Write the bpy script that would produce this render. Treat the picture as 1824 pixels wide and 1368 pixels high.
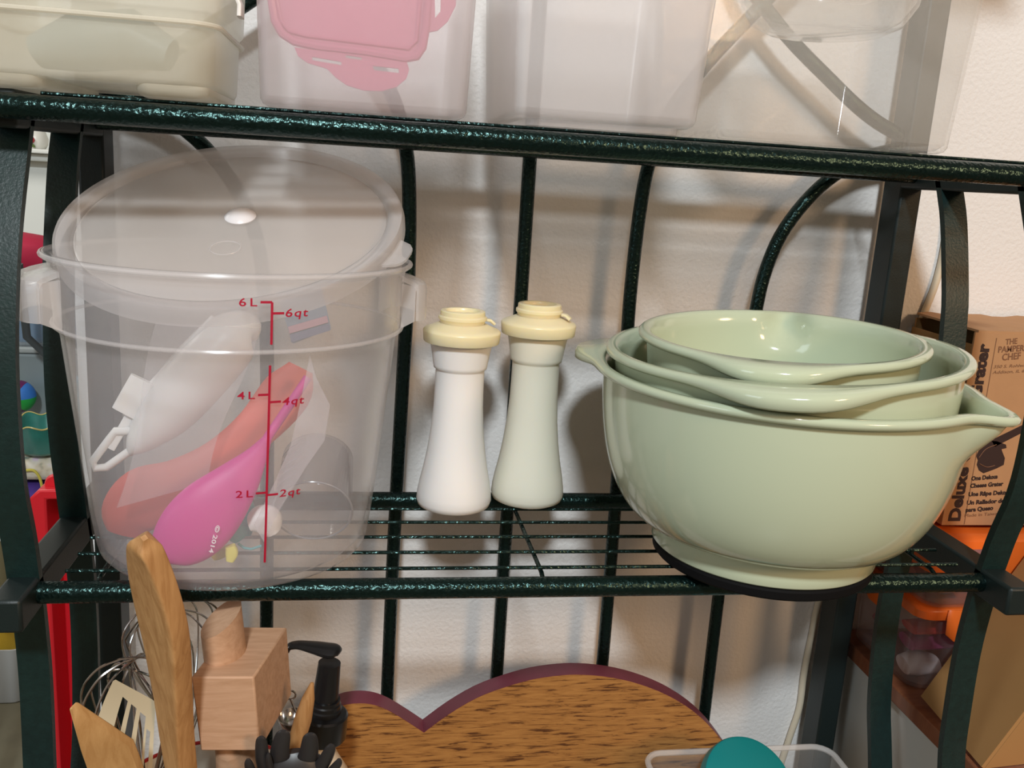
import bpy, bmesh, math, random
from mathutils import Vector, Matrix
random.seed(4)
for o in list(bpy.data.objects):
    bpy.data.objects.remove(o)
S = bpy.context.scene
COL = S.collection
R = math.radians
# ---------------------------------------------------------------- camera
F_PX = 1634.0
YAW, PIT, ROL = R(9.565), R(12.936), R(3.618)
CAM = Vector((0, -.58, .27))
_f = Vector((math.sin(YAW)*math.cos(PIT), math.cos(YAW)*math.cos(PIT), -math.sin(PIT)))
_r0 = Vector((math.cos(YAW), -math.sin(YAW), 0))
_u0 = _r0.cross(_f)
_r = _r0*math.cos(ROL) + _u0*math.sin(ROL)
_u = _u0*math.cos(ROL) - _r0*math.sin(ROL)
cd = bpy.data.cameras.new('camera')
cd.sensor_width = 36
cd.lens = F_PX/1824*36
cd.clip_start = .02
cam = bpy.data.objects.new('camera', cd)
COL.objects.link(cam)
cam.matrix_world = Matrix(((_r.x, _u.x, -_f.x, CAM.x), (_r.y, _u.y, -_f.y, CAM.y), (_r.z, _u.z, -_f.z, CAM.z), (0, 0, 0, 1)))
S.camera = cam
# ---------------------------------------------------------------- world, lights, exposure
S.view_settings.view_transform = 'Standard'
S.view_settings.look = 'None'
S.view_settings.gamma = 1
S.view_settings.use_curve_mapping = False
S.view_settings.exposure = 0.0
S.cycles.transparent_max_bounces = 28
S.cycles.max_bounces = 8
S.cycles.diffuse_bounces = 3
S.cycles.glossy_bounces = 3
S.cycles.caustics_reflective = False
S.cycles.caustics_refractive = False
w = bpy.data.worlds.new('room_light')
S.world = w
w.use_nodes = True
w.node_tree.nodes['Background'].inputs[0].default_value = (1, .75, .55, 1)
w.node_tree.nodes['Background'].inputs[1].default_value = .23

def area(name, loc, target, size, power, col, sy=None):
    l = bpy.data.lights.new(name, 'AREA')
    l.shape = 'RECTANGLE' if sy else 'DISK'
    l.size = size
    if sy:
        l.size_y = sy
    l.energy = power
    l.color = col
    o = bpy.data.objects.new(name, l)
    COL.objects.link(o)
    o.location = loc
    o.rotation_euler = (Vector(target)-Vector(loc)).to_track_quat('-Z', 'Y').to_euler()
    return o
area('ceiling_lamp', (-.25, -2.1, 1.85), (.13, .2, .1), .28, 60, (.88, .96, 1))
area('warm_lamp', (1.5, -2.0, 1.05), (.13, .2, .1), .5, 22, (1, .64, .36))
area('window_daylight', (-2.3, -1.4, .9), (.1, .2, .05), 1.0, 11, (.74, .9, 1), 1.0)
area('far_room_lamp', (-1.6, .9, 1.3), (-.8, 1.7, -.3), .5, 16, (1, .97, .9))

# ---------------------------------------------------------------- pixel helpers (1824 x 1368)
def ray(x, y):
    return _r*((x-912)/F_PX) + _u*(-(y-684)/F_PX) + _f
def PY(x, y, Y):
    d = ray(x, y)
    return CAM + d*((Y-CAM.y)/d.y)
def PX(x, y, X):
    d = ray(x, y)
    return CAM + d*((X-CAM.x)/d.x)
def PZ(x, y, Z):
    d = ray(x, y)
    return CAM + d*((Z-CAM.z)/d.z)

# ---------------------------------------------------------------- mesh builder
class MB:
    def __init__(s):
        s.v, s.f = [], []
    def add(s, vs, fs):
        n = len(s.v)
        s.v += [Vector(v) for v in vs]
        s.f += [tuple(i+n for i in f) for f in fs]
        return s
    def box(s, a, b, m=None):
        x0, y0, z0 = a
        x1, y1, z1 = b
        vs = [Vector(p) for p in ((x0, y0, z0), (x1, y0, z0), (x1, y1, z0), (x0, y1, z0), (x0, y0, z1), (x1, y0, z1), (x1, y1, z1), (x0, y1, z1))]
        if m:
            vs = [m @ v for v in vs]
        return s.add(vs, [(0, 3, 2, 1), (4, 5, 6, 7), (0, 1, 5, 4), (1, 2, 6, 5), (2, 3, 7, 6), (3, 0, 4, 7)])
    def lathe(s, prof, n=48, c=(0, 0, 0), fn=None, close=False):
        """rings of (r, z); r = 0 closes to a point; fn(vec, theta, index) may move a vertex"""
        rings, vs = [], []
        for i, (r, z) in enumerate(prof):
            if r <= 1e-7:
                rings.append([len(vs)])
                vs.append(Vector((c[0], c[1], c[2]+z)))
            else:
                rg = []
                for k in range(n):
                    t = 2*math.pi*k/n
                    v = Vector((r*math.cos(t), r*math.sin(t), z))
                    if fn:
                        v = fn(v, t, i)
                    rg.append(len(vs))
                    vs.append(v+Vector(c))
                rings.append(rg)
        fs = []
        prs = list(zip(rings[:-1], rings[1:]))
        if close:
            prs.append((rings[-1], rings[0]))
        for a, b in prs:
            for k in range(n):
                k2 = (k+1) % n
                if len(a) == 1 and len(b) == 1:
                    continue
                if len(a) == 1:
                    fs.append((a[0], b[k2], b[k]))
                elif len(b) == 1:
                    fs.append((a[k], a[k2], b[0]))
                else:
                    fs.append((a[k], a[k2], b[k2], b[k]))
        return s.add(vs, fs)
    def loft(s, rings, cap=True, loop=False):
        n = len(rings[0])
        vs = [p for r in rings for p in r]
        fs = []
        m = len(rings)
        for i in range(m if loop else m-1):
            j = (i+1) % m
            for k in range(n):
                k2 = (k+1) % n
                fs.append((i*n+k, i*n+k2, j*n+k2, j*n+k))
        if cap and not loop:
            fs.append(tuple(range(n-1, -1, -1)))
            fs.append(tuple((m-1)*n+k for k in range(n)))
        return s.add(vs, fs)
    def tube(s, pts, r, n=10, loop=False):
        pts = [Vector(p) for p in pts]
        rs = r if isinstance(r, (list, tuple)) else [r]*len(pts)
        m = len(pts)
        prev = None
        rings = []
        for i, p in enumerate(pts):
            if loop:
                t = pts[(i+1) % m]-pts[i-1]
            else:
                t = pts[min(i+1, m-1)]-pts[max(i-1, 0)]
            t.normalize()
            if prev is None:
                a = t.orthogonal().normalized()
            else:
                a = (prev-t*prev.dot(t)).normalized()
            prev = a
            b = t.cross(a)
            rings.append([p+(a*math.cos(2*math.pi*k/n)+b*math.sin(2*math.pi*k/n))*rs[i] for k in range(n)])
        return s.loft(rings, True, loop)
    def sweep(s, pts, wid, thk, nrm=(0, 1, 0), roll=0, n=14, p=2.0):
        """flattened bar along pts; half widths wid across the plane of nrm, half thickness thk; p = superellipse power"""
        pts = [Vector(q) for q in pts]
        m = len(pts)
        ws = wid if isinstance(wid, (list, tuple)) else [wid]*m
        ts = thk if isinstance(thk, (list, tuple)) else [thk]*m
        N = Vector(nrm).normalized()
        rings = []
        for i, q in enumerate(pts):
            t = (pts[min(i+1, m-1)]-pts[max(i-1, 0)]).normalized()
            sd = t.cross(N).normalized()
            nn = sd.cross(t).normalized()
            ro = R(roll[i] if isinstance(roll, (list, tuple)) else roll)
            a = sd*math.cos(ro)+nn*math.sin(ro)
            b = nn*math.cos(ro)-sd*math.sin(ro)
            rg = []
            for k in range(n):
                th = 2*math.pi*k/n
                c, sn = math.cos(th), math.sin(th)
                e = 2/p
                rg.append(q+a*ws[i]*math.copysign(abs(c)**e, c)+b*ts[i]*math.copysign(abs(sn)**e, sn))
            rings.append(rg)
        return s.loft(rings)
    def prism(s, outer, holes, fa, fb):
        """outline with holes; fa / fb turn a 2D point into the front / back 3D point"""
        bm = bmesh.new()
        loops = []
        for lp in [outer]+list(holes):
            vs = [bm.verts.new((q[0], q[1], 0)) for q in lp]
            es = [bm.edges.new((vs[i], vs[(i+1) % len(vs)])) for i in range(len(vs))]
            loops.append(vs)
        bmesh.ops.triangle_fill(bm, use_beauty=True, use_dissolve=False, edges=bm.edges[:])
        bm.verts.index_update()
        tri = [[v.index for v in f.verts] for f in bm.faces]
        co = [v.co.copy() for v in bm.verts]
        n = len(co)
        vs = [fa(c.x, c.y) for c in co]+[fb(c.x, c.y) for c in co]
        fs = [tuple(t) for t in tri]+[tuple(i+n for i in reversed(t)) for t in tri]
        for lp in loops:
            ids = [v.index for v in lp]
            for i in range(len(ids)):
                a, b = ids[i], ids[(i+1) % len(ids)]
                fs.append((a, b, b+n, a+n))
        bm.free()
        return s.add(vs, fs)

def anc(o):
    v = Vector((0, 0, 0))
    while o:
        v += o.location
        o = o.parent
    return v

def obj(name, mb, m, parent=None, smooth=40, loc=None, bevel=0):
    """one mesh object from world-space vertices; loc = origin of a top-level mesh"""
    off = anc(parent) if parent else Vector(loc or (0, 0, 0))
    me = bpy.data.meshes.new(name)
    me.from_pydata([v-off for v in mb.v], [], mb.f)
    bm = bmesh.new()
    bm.from_mesh(me)
    bmesh.ops.recalc_face_normals(bm, faces=bm.faces)
    bm.to_mesh(me)
    bm.free()
    me.materials.append(m)
    if smooth:
        me.shade_smooth()
        me.set_sharp_from_angle(angle=R(smooth))
    o = bpy.data.objects.new(name, me)
    COL.objects.link(o)
    o.parent = parent
    if not parent:
        o.location = off
    if bevel:
        b = o.modifiers.new('bevel', 'BEVEL')
        b.width = bevel
        b.segments = 2
        b.limit_method = 'ANGLE'
        b.angle_limit = R(50)
    return o

def tag(o, label, cat, group=None):
    o['label'] = label
    o['category'] = cat
    if group:
        o['group'] = group
    return o

def thing(name, loc, label, cat, group=None):
    o = bpy.data.objects.new(name, None)
    o.empty_display_size = .02
    COL.objects.link(o)
    o.location = loc
    return tag(o, label, cat, group)

def struct(name, mb, m, **k):
    o = obj(name, mb, m, **k)
    o['kind'] = 'structure'
    return o

def cat_rom(pts, k=6):
    P = [Vector(p) for p in pts]
    out = []
    for i in range(len(P)-1):
        a, b, c, d = P[max(i-1, 0)], P[i], P[i+1], P[min(i+2, len(P)-1)]
        for j in range(k):
            t = j/k
            out.append(.5*((2*b)+(c-a)*t+(2*a-5*b+4*c-d)*t*t+(3*b-a-3*c+d)*t**3))
    out.append(P[-1])
    return out

def lerp_tab(tab, x):
    for (a, va), (b, vb) in zip(tab[:-1], tab[1:]):
        if x <= b:
            return va+(vb-va)*max(0, (x-a))/(b-a)
    return tab[-1][1]

# ---------------------------------------------------------------- materials
def base_mat(name):
    m = bpy.data.materials.new(name)
    m.use_nodes = True
    return m, m.node_tree.nodes, m.node_tree.links, m.node_tree.nodes['Principled BSDF']

def mix_col(N, L, fac, a, b):
    mx = N.new('ShaderNodeMix')
    mx.data_type = 'RGBA'
    mx.inputs[6].default_value = (*a, 1)
    mx.inputs[7].default_value = (*b, 1)
    L.new(fac, mx.inputs[0])
    return mx.outputs[2]

def M(name, col, rough=.5, metal=0, spec=.5, bump=None, var=None, coat=0, sss=0, sss_col=None):
    m, N, L, b = base_mat(name)
    b.inputs['Base Color'].default_value = (*col, 1)
    b.inputs['Roughness'].default_value = rough
    b.inputs['Metallic'].default_value = metal
    b.inputs['Specular IOR Level'].default_value = spec
    b.inputs['Coat Weight'].default_value = coat
    if sss:
        b.inputs['Subsurface Weight'].default_value = sss
        b.inputs['Subsurface Radius'].default_value = sss_col or (.01, .008, .006)
        b.inputs['Subsurface Scale'].default_value = 1
    tc = N.new('ShaderNodeTexCoord')
    if var:
        nz = N.new('ShaderNodeTexNoise')
        nz.inputs['Scale'].default_value = var[0]
        nz.inputs['Detail'].default_value = 4
        L.new(tc.outputs['Object'], nz.inputs['Vector'])
        L.new(mix_col(N, L, nz.outputs['Fac'], tuple(c*(1-var[1]) for c in col), tuple(min(1, c*(1+var[1])) for c in col)), b.inputs['Base Color'])
    if bump:
        nz = N.new('ShaderNodeTexNoise')
        nz.inputs['Scale'].default_value = bump[0]
        nz.inputs['Detail'].default_value = 3
        L.new(tc.outputs['Object'], nz.inputs['Vector'])
        bp = N.new('ShaderNodeBump')
        bp.inputs['Strength'].default_value = bump[1]
        bp.inputs['Distance'].default_value = bump[2]
        L.new(nz.outputs['Fac'], bp.inputs['Height'])
        L.new(bp.outputs['Normal'], b.inputs['Normal'])
    return m

def hammered():
    m, N, L, b = base_mat('hammered_green_paint')
    tc = N.new('ShaderNodeTexCoord')
    v = N.new('ShaderNodeTexVoronoi')
    v.feature = 'SMOOTH_F1'
    v.inputs['Scale'].default_value = 380
    v.inputs['Smoothness'].default_value = .6
    nz = N.new('ShaderNodeTexNoise')
    nz.inputs['Scale'].default_value = 520
    nz.inputs['Detail'].default_value = 2
    L.new(tc.outputs['Object'], v.inputs['Vector'])
    L.new(tc.outputs['Object'], nz.inputs['Vector'])
    ad = N.new('ShaderNodeMath')
    ad.operation = 'ADD'
    L.new(v.outputs['Distance'], ad.inputs[0])
    L.new(nz.outputs['Fac'], ad.inputs[1])
    bp = N.new('ShaderNodeBump')
    bp.inputs['Strength'].default_value = .45
    bp.inputs['Distance'].default_value = .0009
    L.new(ad.outputs[0], bp.inputs['Height'])
    L.new(bp.outputs['Normal'], b.inputs['Normal'])
    L.new(mix_col(N, L, nz.outputs['Fac'], (.0009, .0022, .0021), (.0026, .0085, .008)), b.inputs['Base Color'])
    b.inputs['Metallic'].default_value = 0
    b.inputs['Roughness'].default_value = .24
    b.inputs['Specular IOR Level'].default_value = .42
    b.inputs['Specular Tint'].default_value = (.55, 1, .93, 1)
    return m

def wood(name, a, b_, rot=(0, 0, 0), scl=(1, 1, 1), scale=40, rough=.5, dark=None):
    m, N, L, b = base_mat(name)
    tc = N.new('ShaderNodeTexCoord')
    mp = N.new('ShaderNodeMapping')
    mp.inputs['Rotation'].default_value = rot
    mp.inputs['Scale'].default_value = scl
    L.new(tc.outputs['Object'], mp.inputs['Vector'])
    nz = N.new('ShaderNodeTexNoise')
    nz.inputs['Scale'].default_value = scale
    nz.inputs['Detail'].default_value = 6
    nz.inputs['Roughness'].default_value = .65
    nz.inputs['Distortion'].default_value = .6
    L.new(mp.outputs[0], nz.inputs['Vector'])
    rp = N.new('ShaderNodeValToRGB')
    rp.color_ramp.elements[0].position = .32
    rp.color_ramp.elements[0].color = (*a, 1)
    rp.color_ramp.elements[1].position = .68
    rp.color_ramp.elements[1].color = (*b_, 1)
    if dark:
        rp.color_ramp.elements[0].position = .38
        rp.color_ramp.elements[1].position = .62
        e = rp.color_ramp.elements.new(.46)
        e.color = (*[(p+q)/2 for p, q in zip(a, b_)], 1)
        rp.color_ramp.elements[0].color = (*dark, 1)
    L.new(nz.outputs['Fac'], rp.inputs[0])
    L.new(rp.outputs[0], b.inputs['Base Color'])
    b.inputs['Roughness'].default_value = rough
    bp = N.new('ShaderNodeBump')
    bp.inputs['Strength'].default_value = .25
    bp.inputs['Distance'].default_value = .0006
    L.new(nz.outputs['Fac'], bp.inputs['Height'])
    L.new(bp.outputs['Normal'], b.inputs['Normal'])
    return m

def plastic(name, col, alpha, rough=.25, trans=.5, gloss=1.0, var=0, tint=(1, 1, 1)):
    """see-through plastic: clear share + scattering share, with a Fresnel gloss"""
    m, N, L, b = base_mat(name)
    N.remove(b)
    out = N['Material Output']
    tr = N.new('ShaderNodeBsdfTransparent')
    tr.inputs[0].default_value = (*tint, 1)
    df = N.new('ShaderNodeBsdfDiffuse')
    df.inputs[0].default_value = (*col, 1)
    tl = N.new('ShaderNodeBsdfTranslucent')
    tl.inputs[0].default_value = (*col, 1)
    m1 = N.new('ShaderNodeMixShader')
    m1.inputs[0].default_value = trans
    L.new(df.outputs[0], m1.inputs[1])
    L.new(tl.outputs[0], m1.inputs[2])
    m2 = N.new('ShaderNodeMixShader')
    m2.inputs[0].default_value = alpha
    if var:
        tc = N.new('ShaderNodeTexCoord')
        nz = N.new('ShaderNodeTexNoise')
        nz.inputs['Scale'].default_value = 22
        nz.inputs['Detail'].default_value = 3
        L.new(tc.outputs['Object'], nz.inputs['Vector'])
        mr = N.new('ShaderNodeMapRange')
        mr.inputs[3].default_value = alpha-var
        mr.inputs[4].default_value = alpha+var
        L.new(nz.outputs['Fac'], mr.inputs[0])
        L.new(mr.outputs[0], m2.inputs[0])
    L.new(tr.outputs[0], m2.inputs[1])
    L.new(m1.outputs[0], m2.inputs[2])
    gl = N.new('ShaderNodeBsdfGlossy')
    gl.inputs['Roughness'].default_value = rough
    gl.inputs[0].default_value = (gloss, gloss, gloss, 1)
    lw = N.new('ShaderNodeLayerWeight')          # Schlick reflectance, the same on both faces of the thin wall
    lw.inputs[0].default_value = .5
    pw = N.new('ShaderNodeMath')
    pw.operation = 'POWER'
    pw.inputs[1].default_value = 5
    L.new(lw.outputs['Facing'], pw.inputs[0])
    fr = N.new('ShaderNodeMath')
    fr.operation = 'MULTIPLY_ADD'
    fr.inputs[1].default_value = .6
    fr.inputs[2].default_value = .025
    L.new(pw.outputs[0], fr.inputs[0])
    m3 = N.new('ShaderNodeMixShader')
    L.new(fr.outputs[0], m3.inputs[0])
    L.new(m2.outputs[0], m3.inputs[1])
    L.new(gl.outputs[0], m3.inputs[2])
    L.new(m3.outputs[0], out.inputs[0])
    return m

m_iron = hammered()
m_strap = M('green_black_strap_paint', (.0052, .019, .0172), .42, 0, .42, bump=(520, .4, .0006), var=(200, .4))
m_iron_flat = M('satin_green_black_paint', (.007, .014, .014), .45, 0, .4, bump=(900, .25, .0004))
m_wall = M('white_wall_paint', (.80, .775, .755), .85, 0, .2, bump=(260, .6, .0014))
m_wall2 = M('far_white_paint', (.78, .80, .76), .7, 0, .3)
m_floor = M('olive_beige_vinyl', (.17, .155, .105), .35, 0, .4, var=(18, .25))
m_sage = M('sage_melamine', (.515, .575, .415), .13, 0, .5, coat=.25)
m_black = M('black_rubber', (.003, .003, .0035), .7, 0, .15)
m_cambro = plastic('frosted_clear_polypropylene', (.95, .94, .98), .140, .22, .4, .9)
m_lid = plastic('frosted_lid_polypropylene', (.96, .91, .88), .42, .25, .5, .8)
m_lidrim = plastic('frosted_lid_rim', (.97, .94, .94), .32, .25, .45, .8)
m_red_ink = M('red_print', (.42, .006, .035), .5)
m_white_pl = M('white_plastic', (.88, .86, .84), .35, sss=.3)
m_ivory_pl = M('ivory_plastic', (.85, .82, .69), .35, sss=.3)
m_cap = M('yellowed_translucent_plastic', (.86, .745, .48), .3, sss=.5, sss_col=(.01, .008, .003))

# ================================================================ the room
WALL_Y = .235
struct('wall_back', MB().box((-.24, WALL_Y, -1.12), (2.4, WALL_Y+.1, 1.9)), m_wall, smooth=0)
struct('floor', MB().box((-3.2, -3.2, -1.17), (2.4, 2.5, -1.12)), m_floor, smooth=0)
struct('wall_far', MB().box((-3.2, 2.4, -1.12), (2.4, 2.5, 1.9)), m_wall2, smooth=0)
def baseboard():
    mb = MB().box((-3.2, 2.375, -1.12), (-.24, 2.4, -1.0))
    struct('baseboard_far', mb, m_wall2, smooth=0)
baseboard()

# ================================================================ baker's rack
XL0, XL1, XR0, XR1 = -.2195, -.2, .4665, .487      # left and right side frames
rack = thing('bakers_rack', (.1335, .1, -.40), 'dark green hammered metal rack with wire shelves and curved side bars', 'rack')
RB = .0072
def rod(name, a, b, r, m=m_iron, n=16):
    k = max(2, int((Vector(b)-Vector(a)).length/.02))
    return obj(name, MB().tube([Vector(a).lerp(Vector(b), i/k) for i in range(k+1)], r, n), m, rack)
def shelf(z, y0, flush=False):
    e = .03 if flush else .003
    rod('front_rail', (XL1-e, y0, z-.0100), (XR0+e, y0, z-.0100), RB, n=20)
    rod('back_rail', (XL1-.003, .17, z-.0098), (XR0+.003, .17, z-.0098), RB)
    for y in (.0132, .0405, .0690, .0985, .1275):
        rod('shelf_wire', (XL1+.012, y, z-.0014), (XR0-.012, y, z-.0014), .0014, n=8)
    if y0 < -.02:
        for y in (-.015, -.043):
            rod('shelf_wire', (XL1+.012, y, z-.0014), (XR0-.012, y, z-.0014), .0014, n=8)
    for x in (XL1+.034, .1295, XR0-.034):
        mb = MB().tube([(x, y0+.004, z-.0075), (x, y0+.012, z-.0046), (x, .09, z-.0046), (x, .155, z-.0046), (x, .166, z-.0075)], .0017, 8)
        obj('cross_wire', mb, m_iron, rack)
    for x0, x1 in ((XL0, XL1), (XR0, XR1)):
        obj('side_rail', MB().box((x0, y0+.0085 if flush else y0-.032, z-.022), (x1, .19, z)), m_iron_flat, rack, bevel=.0022)
shelf(0, 0)
shelf(.2995, 0, True)
shelf(-.36, -.06)
shelf(.60, 0, True)  # unseen top shelf above the frame, added to shade the wall behind
ZT, ZB = .62, -.40
for x0, x1 in ((XL0, XL1), (XR0, XR1)):
    obj('back_post', MB().box((x0, .187, ZB), (x1, .217, ZT)), m_iron_flat, rack, bevel=.002)
def strap(name, x0, x1, tab, th):
    zs = [.295-(.295+.36)*i/60 for i in range(61)]
    pts = [(lerp_tab(tab, -z), z) for z in zs]
    rings = []
    for i, (y, z) in enumerate(pts):
        a = pts[max(i-1, 0)]
        b = pts[min(i+1, len(pts)-1)]
        t = Vector((0, b[0]-a[0], b[1]-a[1])).normalized()
        nrm = Vector((0, -t.z, t.y))*(th/2)
        c0, c1 = Vector((x0, y, z)), Vector((x1, y, z))
        rings.append([c0-nrm, c1-nrm, c1+nrm, c0+nrm])
    obj(name, MB().loft(rings), m_strap, rack)
def smooth_tab(t):
    c = cat_rom([Vector((a, b, 0)) for a, b in t], 5)
    return [(p.x, p.y) for p in c]
front_tab = smooth_tab([(-.30, .042), (-.282, .034), (-.229, .0085), (-.19, -.005), (-.148, -.0135), (-.12, -.0152), (-.084, -.0145), (-.06, -.011), (-.03, -.002), (0, .004), (.02, .0078), (.072, .0125), (.127, .011), (.17, .0068), (.23, -.012), (.30, -.045), (.37, -.085)])
mid_tab = smooth_tab([(-.30, .142), (-.282, .134), (-.253, .12), (-.2035, .1045), (-.177, .0985), (-.115, .0915), (-.073, .0935), (-.05, .0965), (-.028, .1017), (0, .108), (.03, .115), (.076, .1205), (.13, .119), (.184, .1115), (.22, .10), (.30, .075), (.37, .055)])
for x0, x1 in ((XL0, XL1), (XR0, XR1)):
    strap('front_post', x0, x1, front_tab, .006)
    strap('side_bar', x0, x1, mid_tab, .006)
# rods of the back panel
YB, CX = .2, .1345
def bar(pts):
    c = cat_rom([(x, YB, z) for x, z in pts], 5)
    obj('back_bar', MB().tube(c, .006, 14), m_iron, rack)
bar([(CX, -.385), (CX, 0), (CX, .3), (CX, .62)])
for s in (-1, 1):
    bar([(CX+s*.104, -.385), (CX+s*.1025, -.1), (CX+s*.099, .1), (CX+s*.0975, .17), (CX+s*.099, .24), (CX+s*.1035, .285), (CX+s*.116, .325), (CX+s*.142, .365), (CX+s*.18, .41), (CX+s*.235, .47), (CX+s*.335, .56)])
    bar([(CX+s*.214, -.385), (CX+s*.2135, -.1), (CX+s*.2135, .1), (CX+s*.216, .16), (CX+s*.221, .2), (CX+s*.234, .237), (CX+s*.262, .275), (CX+s*.300, .302), (CX+s*.334, .312)])
    bar([(CX+s*.334, .322), (CX+s*.30, .337), (CX+s*.262, .362), (CX+s*.20, .41), (CX+s*.155, .47), (CX+s*.14, .62)])

# ================================================================ nested sage mixing bowls
def bowl(name, label, c, rim, z0, z1, base_r, foot, grip, spout, tilt=(0, 0), group='nested sage mixing bowls', gl=.028):
    H = z1-z0
    body = [(.0, .72), (.04, .80), (.11, .872), (.22, .935), (.36, .968), (.55, .988), (.75, .998), (.88, 1.0)]
    k = rim-.0035
    b0 = base_r*1.02
    prof, kind = [], []
    def p(r, z, q):
        prof.append((r, z))
        kind.append(q)
    p(0, .004, 0); p(base_r*.86, .004, 0); p(base_r*.90, 0, 0); p(base_r*.985, 0, 0); p(base_r, .0015, 0); p(base_r*.985, foot*.6, 0)
    p(base_r*.975, foot*.92, 0); p(base_r*1.0, foot*1.02, 0)
    zf = foot*1.04
    n = 22
    def rb(t):
        return b0+(k-b0)*lerp_body(t)
    def lerp_body(t):
        return math.sin(min(1, t)**.56*math.pi/2)**.92
    for i in range(1, n+1):
        t = i/n
        p(rb(t), zf+(H-.006-zf)*t, 1+t)
    p(rim+.0005, H-.0062, 3); p(rim+.0028, H-.0045, 3); p(rim+.0030, H-.0018, 3); p(rim+.0012, H, 3)
    p(rim-.0035, H, 2.9); p(rim-.0062, H-.0022, 2.8)
    th = .0042
    for i in range(n, 0, -1):
        t = i/n
        if t < .97:
            p(rb(t)-th, zf+(H-.006-zf)*t, 1+t)
    p(b0*.8, zf+.003, 0); p(0, zf+.002, 0)
    def dth(a, b):
        return (a-b+math.pi) % (2*math.pi)-math.pi
    def fn(v, th_, i):
        q = kind[i]
        r = math.hypot(v.x, v.y)
        if q >= 1 and spout is not None:
            d = dth(th_, spout)
            wgt = math.exp(-(d/.15)**2)
            up = max(0, min(1, ((q-1)-.66)/.34)) if q <= 2 else 1
            up = up*up*(3-2*up)
            k2 = 1+(.020*wgt*up)/max(r, .01)
            v.x *= k2
            v.y *= k2
            if q > 2:
                v.z -= .003*wgt
        if q == 3 and grip is not None:
            d = dth(th_, grip)
            wgt = math.exp(-(abs(d)/.36)**2.6)
            k2 = 1+gl*wgt/max(r, .01)
            v.x *= k2
            v.y *= k2
            lo = H-prof[i][1]
            v.z -= wgt*(.0015+(.0045 if lo > .003 else (.0015 if lo > .001 else 0)))
        return v
    n_seg = 144
    mb = MB().lathe(prof, n_seg, (0, 0, 0), fn)
    mt = Matrix.Translation(c) @ Matrix.Translation((0, 0, z0)) @ Matrix.Rotation(R(tilt[0]), 4, 'X') @ Matrix.Rotation(R(tilt[1]), 4, 'Y')
    mb.v = [mt @ v for v in mb.v]
    o = obj(name, mb, m_sage, loc=(c[0], c[1], z0), smooth=60)
    return tag(o, label, 'bowl', group)
TZ = .0078
d0 = .685
az = R(26.2)
BC = (d0*math.sin(az), d0*math.cos(az)-.58, 0)
tag(obj('trivet', MB().lathe([(0, 0), (.0795, 0), (.0808, .0015), (.0808, .0063), (.0795, TZ-.0002), (0, TZ-.0002)], 64, (BC[0]-.001, BC[1]-.003, .0001)), m_black, loc=(BC[0], BC[1], 0)), 'flat round black mat under the sage green bowls', 'trivet')
bowl('mixing_bowl', 'largest sage green mixing bowl, outermost of the nest, standing on the black mat', BC, .133, TZ, .141, .0825, .0165, R(138), R(-43))
bowl('mixing_bowl', 'middle sage green mixing bowl nested between the largest and the smallest', (BC[0]+.0045, BC[1]-.001, 0), .1238, .0425, .1605, .074, .016, R(-112), R(68), (0, -3.6), gl=.017)
bowl('mixing_bowl', 'smallest sage green mixing bowl, innermost and topmost of the nest', (BC[0]-.0025, BC[1]-.001, 0), .098, .0700, .1700, .06, .014, R(-117), R(63), (1.2, -2.4), gl=.013)

# ================================================================ hourglass shakers
def shaker(label, az_, d, m_body, capdir, cap_m, hs=1.0):
    c = (d*math.sin(R(az_)), d*math.cos(R(az_))-.58, .0003)
    t = thing('shaker', c, label, 'shaker', 'hourglass shakers')
    prof = [(0, .0008), (.020, 0), (.026, .0002), (.0295, .002), (.0308, .006), (.0303, .012), (.0288, .021), (.0260, .034), (.0233, .050), (.0212, .0675), (.0200, .085), (.0196, .1), (.0195, .1145), (.0197, .1158), (.0212, .1168), (.0216, .119), (.0228, .127), (.0245, .136), (.0252, .142), (0, .142)]
    prof = [(r, z*hs) for r, z in prof]
    obj('body', MB().lathe(prof, 56, c), m_body, t, 50)
    zc = .1425*hs
    cap = [(.0280, zc-.0045), (.0298, zc-.0045), (.0301, zc-.004), (.0308, zc+.0035), (.0306, zc+.0044), (.0294, zc+.0056), (.0262, zc+.0068), (.0195, zc+.0098), (.018, zc+.0102), (0, zc+.0102)]
    lid = obj('lid', MB().lathe([(0, zc), (.026, zc)]+cap, 56, c), cap_m, t, 40)
    z2 = zc+.0102
    ring = [(.0172, z2-.001), (.0180, z2+.002), (.0192, z2+.0034), (.0192, z2+.0054), (.0178, z2+.0064), (.0176, z2+.0096), (.0168, z2+.0102), (.0138, z2+.0102), (.0130, z2+.0094), (.0128, z2+.0072), (0, z2+.0068)]
    obj('stopper', MB().lathe(ring, 48, c), cap_m, lid, 40)
    a = R(capdir)
    p0 = Vector(c)+Vector((math.cos(a)*.019, math.sin(a)*.019, z2+.003))
    p1 = Vector(c)+Vector((math.cos(a)*.0262, math.sin(a)*.0262, z2-.0004))
    obj('hinge', MB().sweep([p0, p0.lerp(p1, .5)+Vector((0, 0, .0012)), p1], .0035, .0012, nrm=(0, 0, 1), n=12, p=4), cap_m, lid)
    return t
shaker('white hourglass shaker with yellowed cap beside the clear tub', 6.2, .7176, m_white_pl, 8, m_cap, .995)
shaker('ivory hourglass shaker with yellowed cap beside the green bowls', 11.0, .742, m_ivory_pl, -25, m_cap, 1.035)

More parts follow.
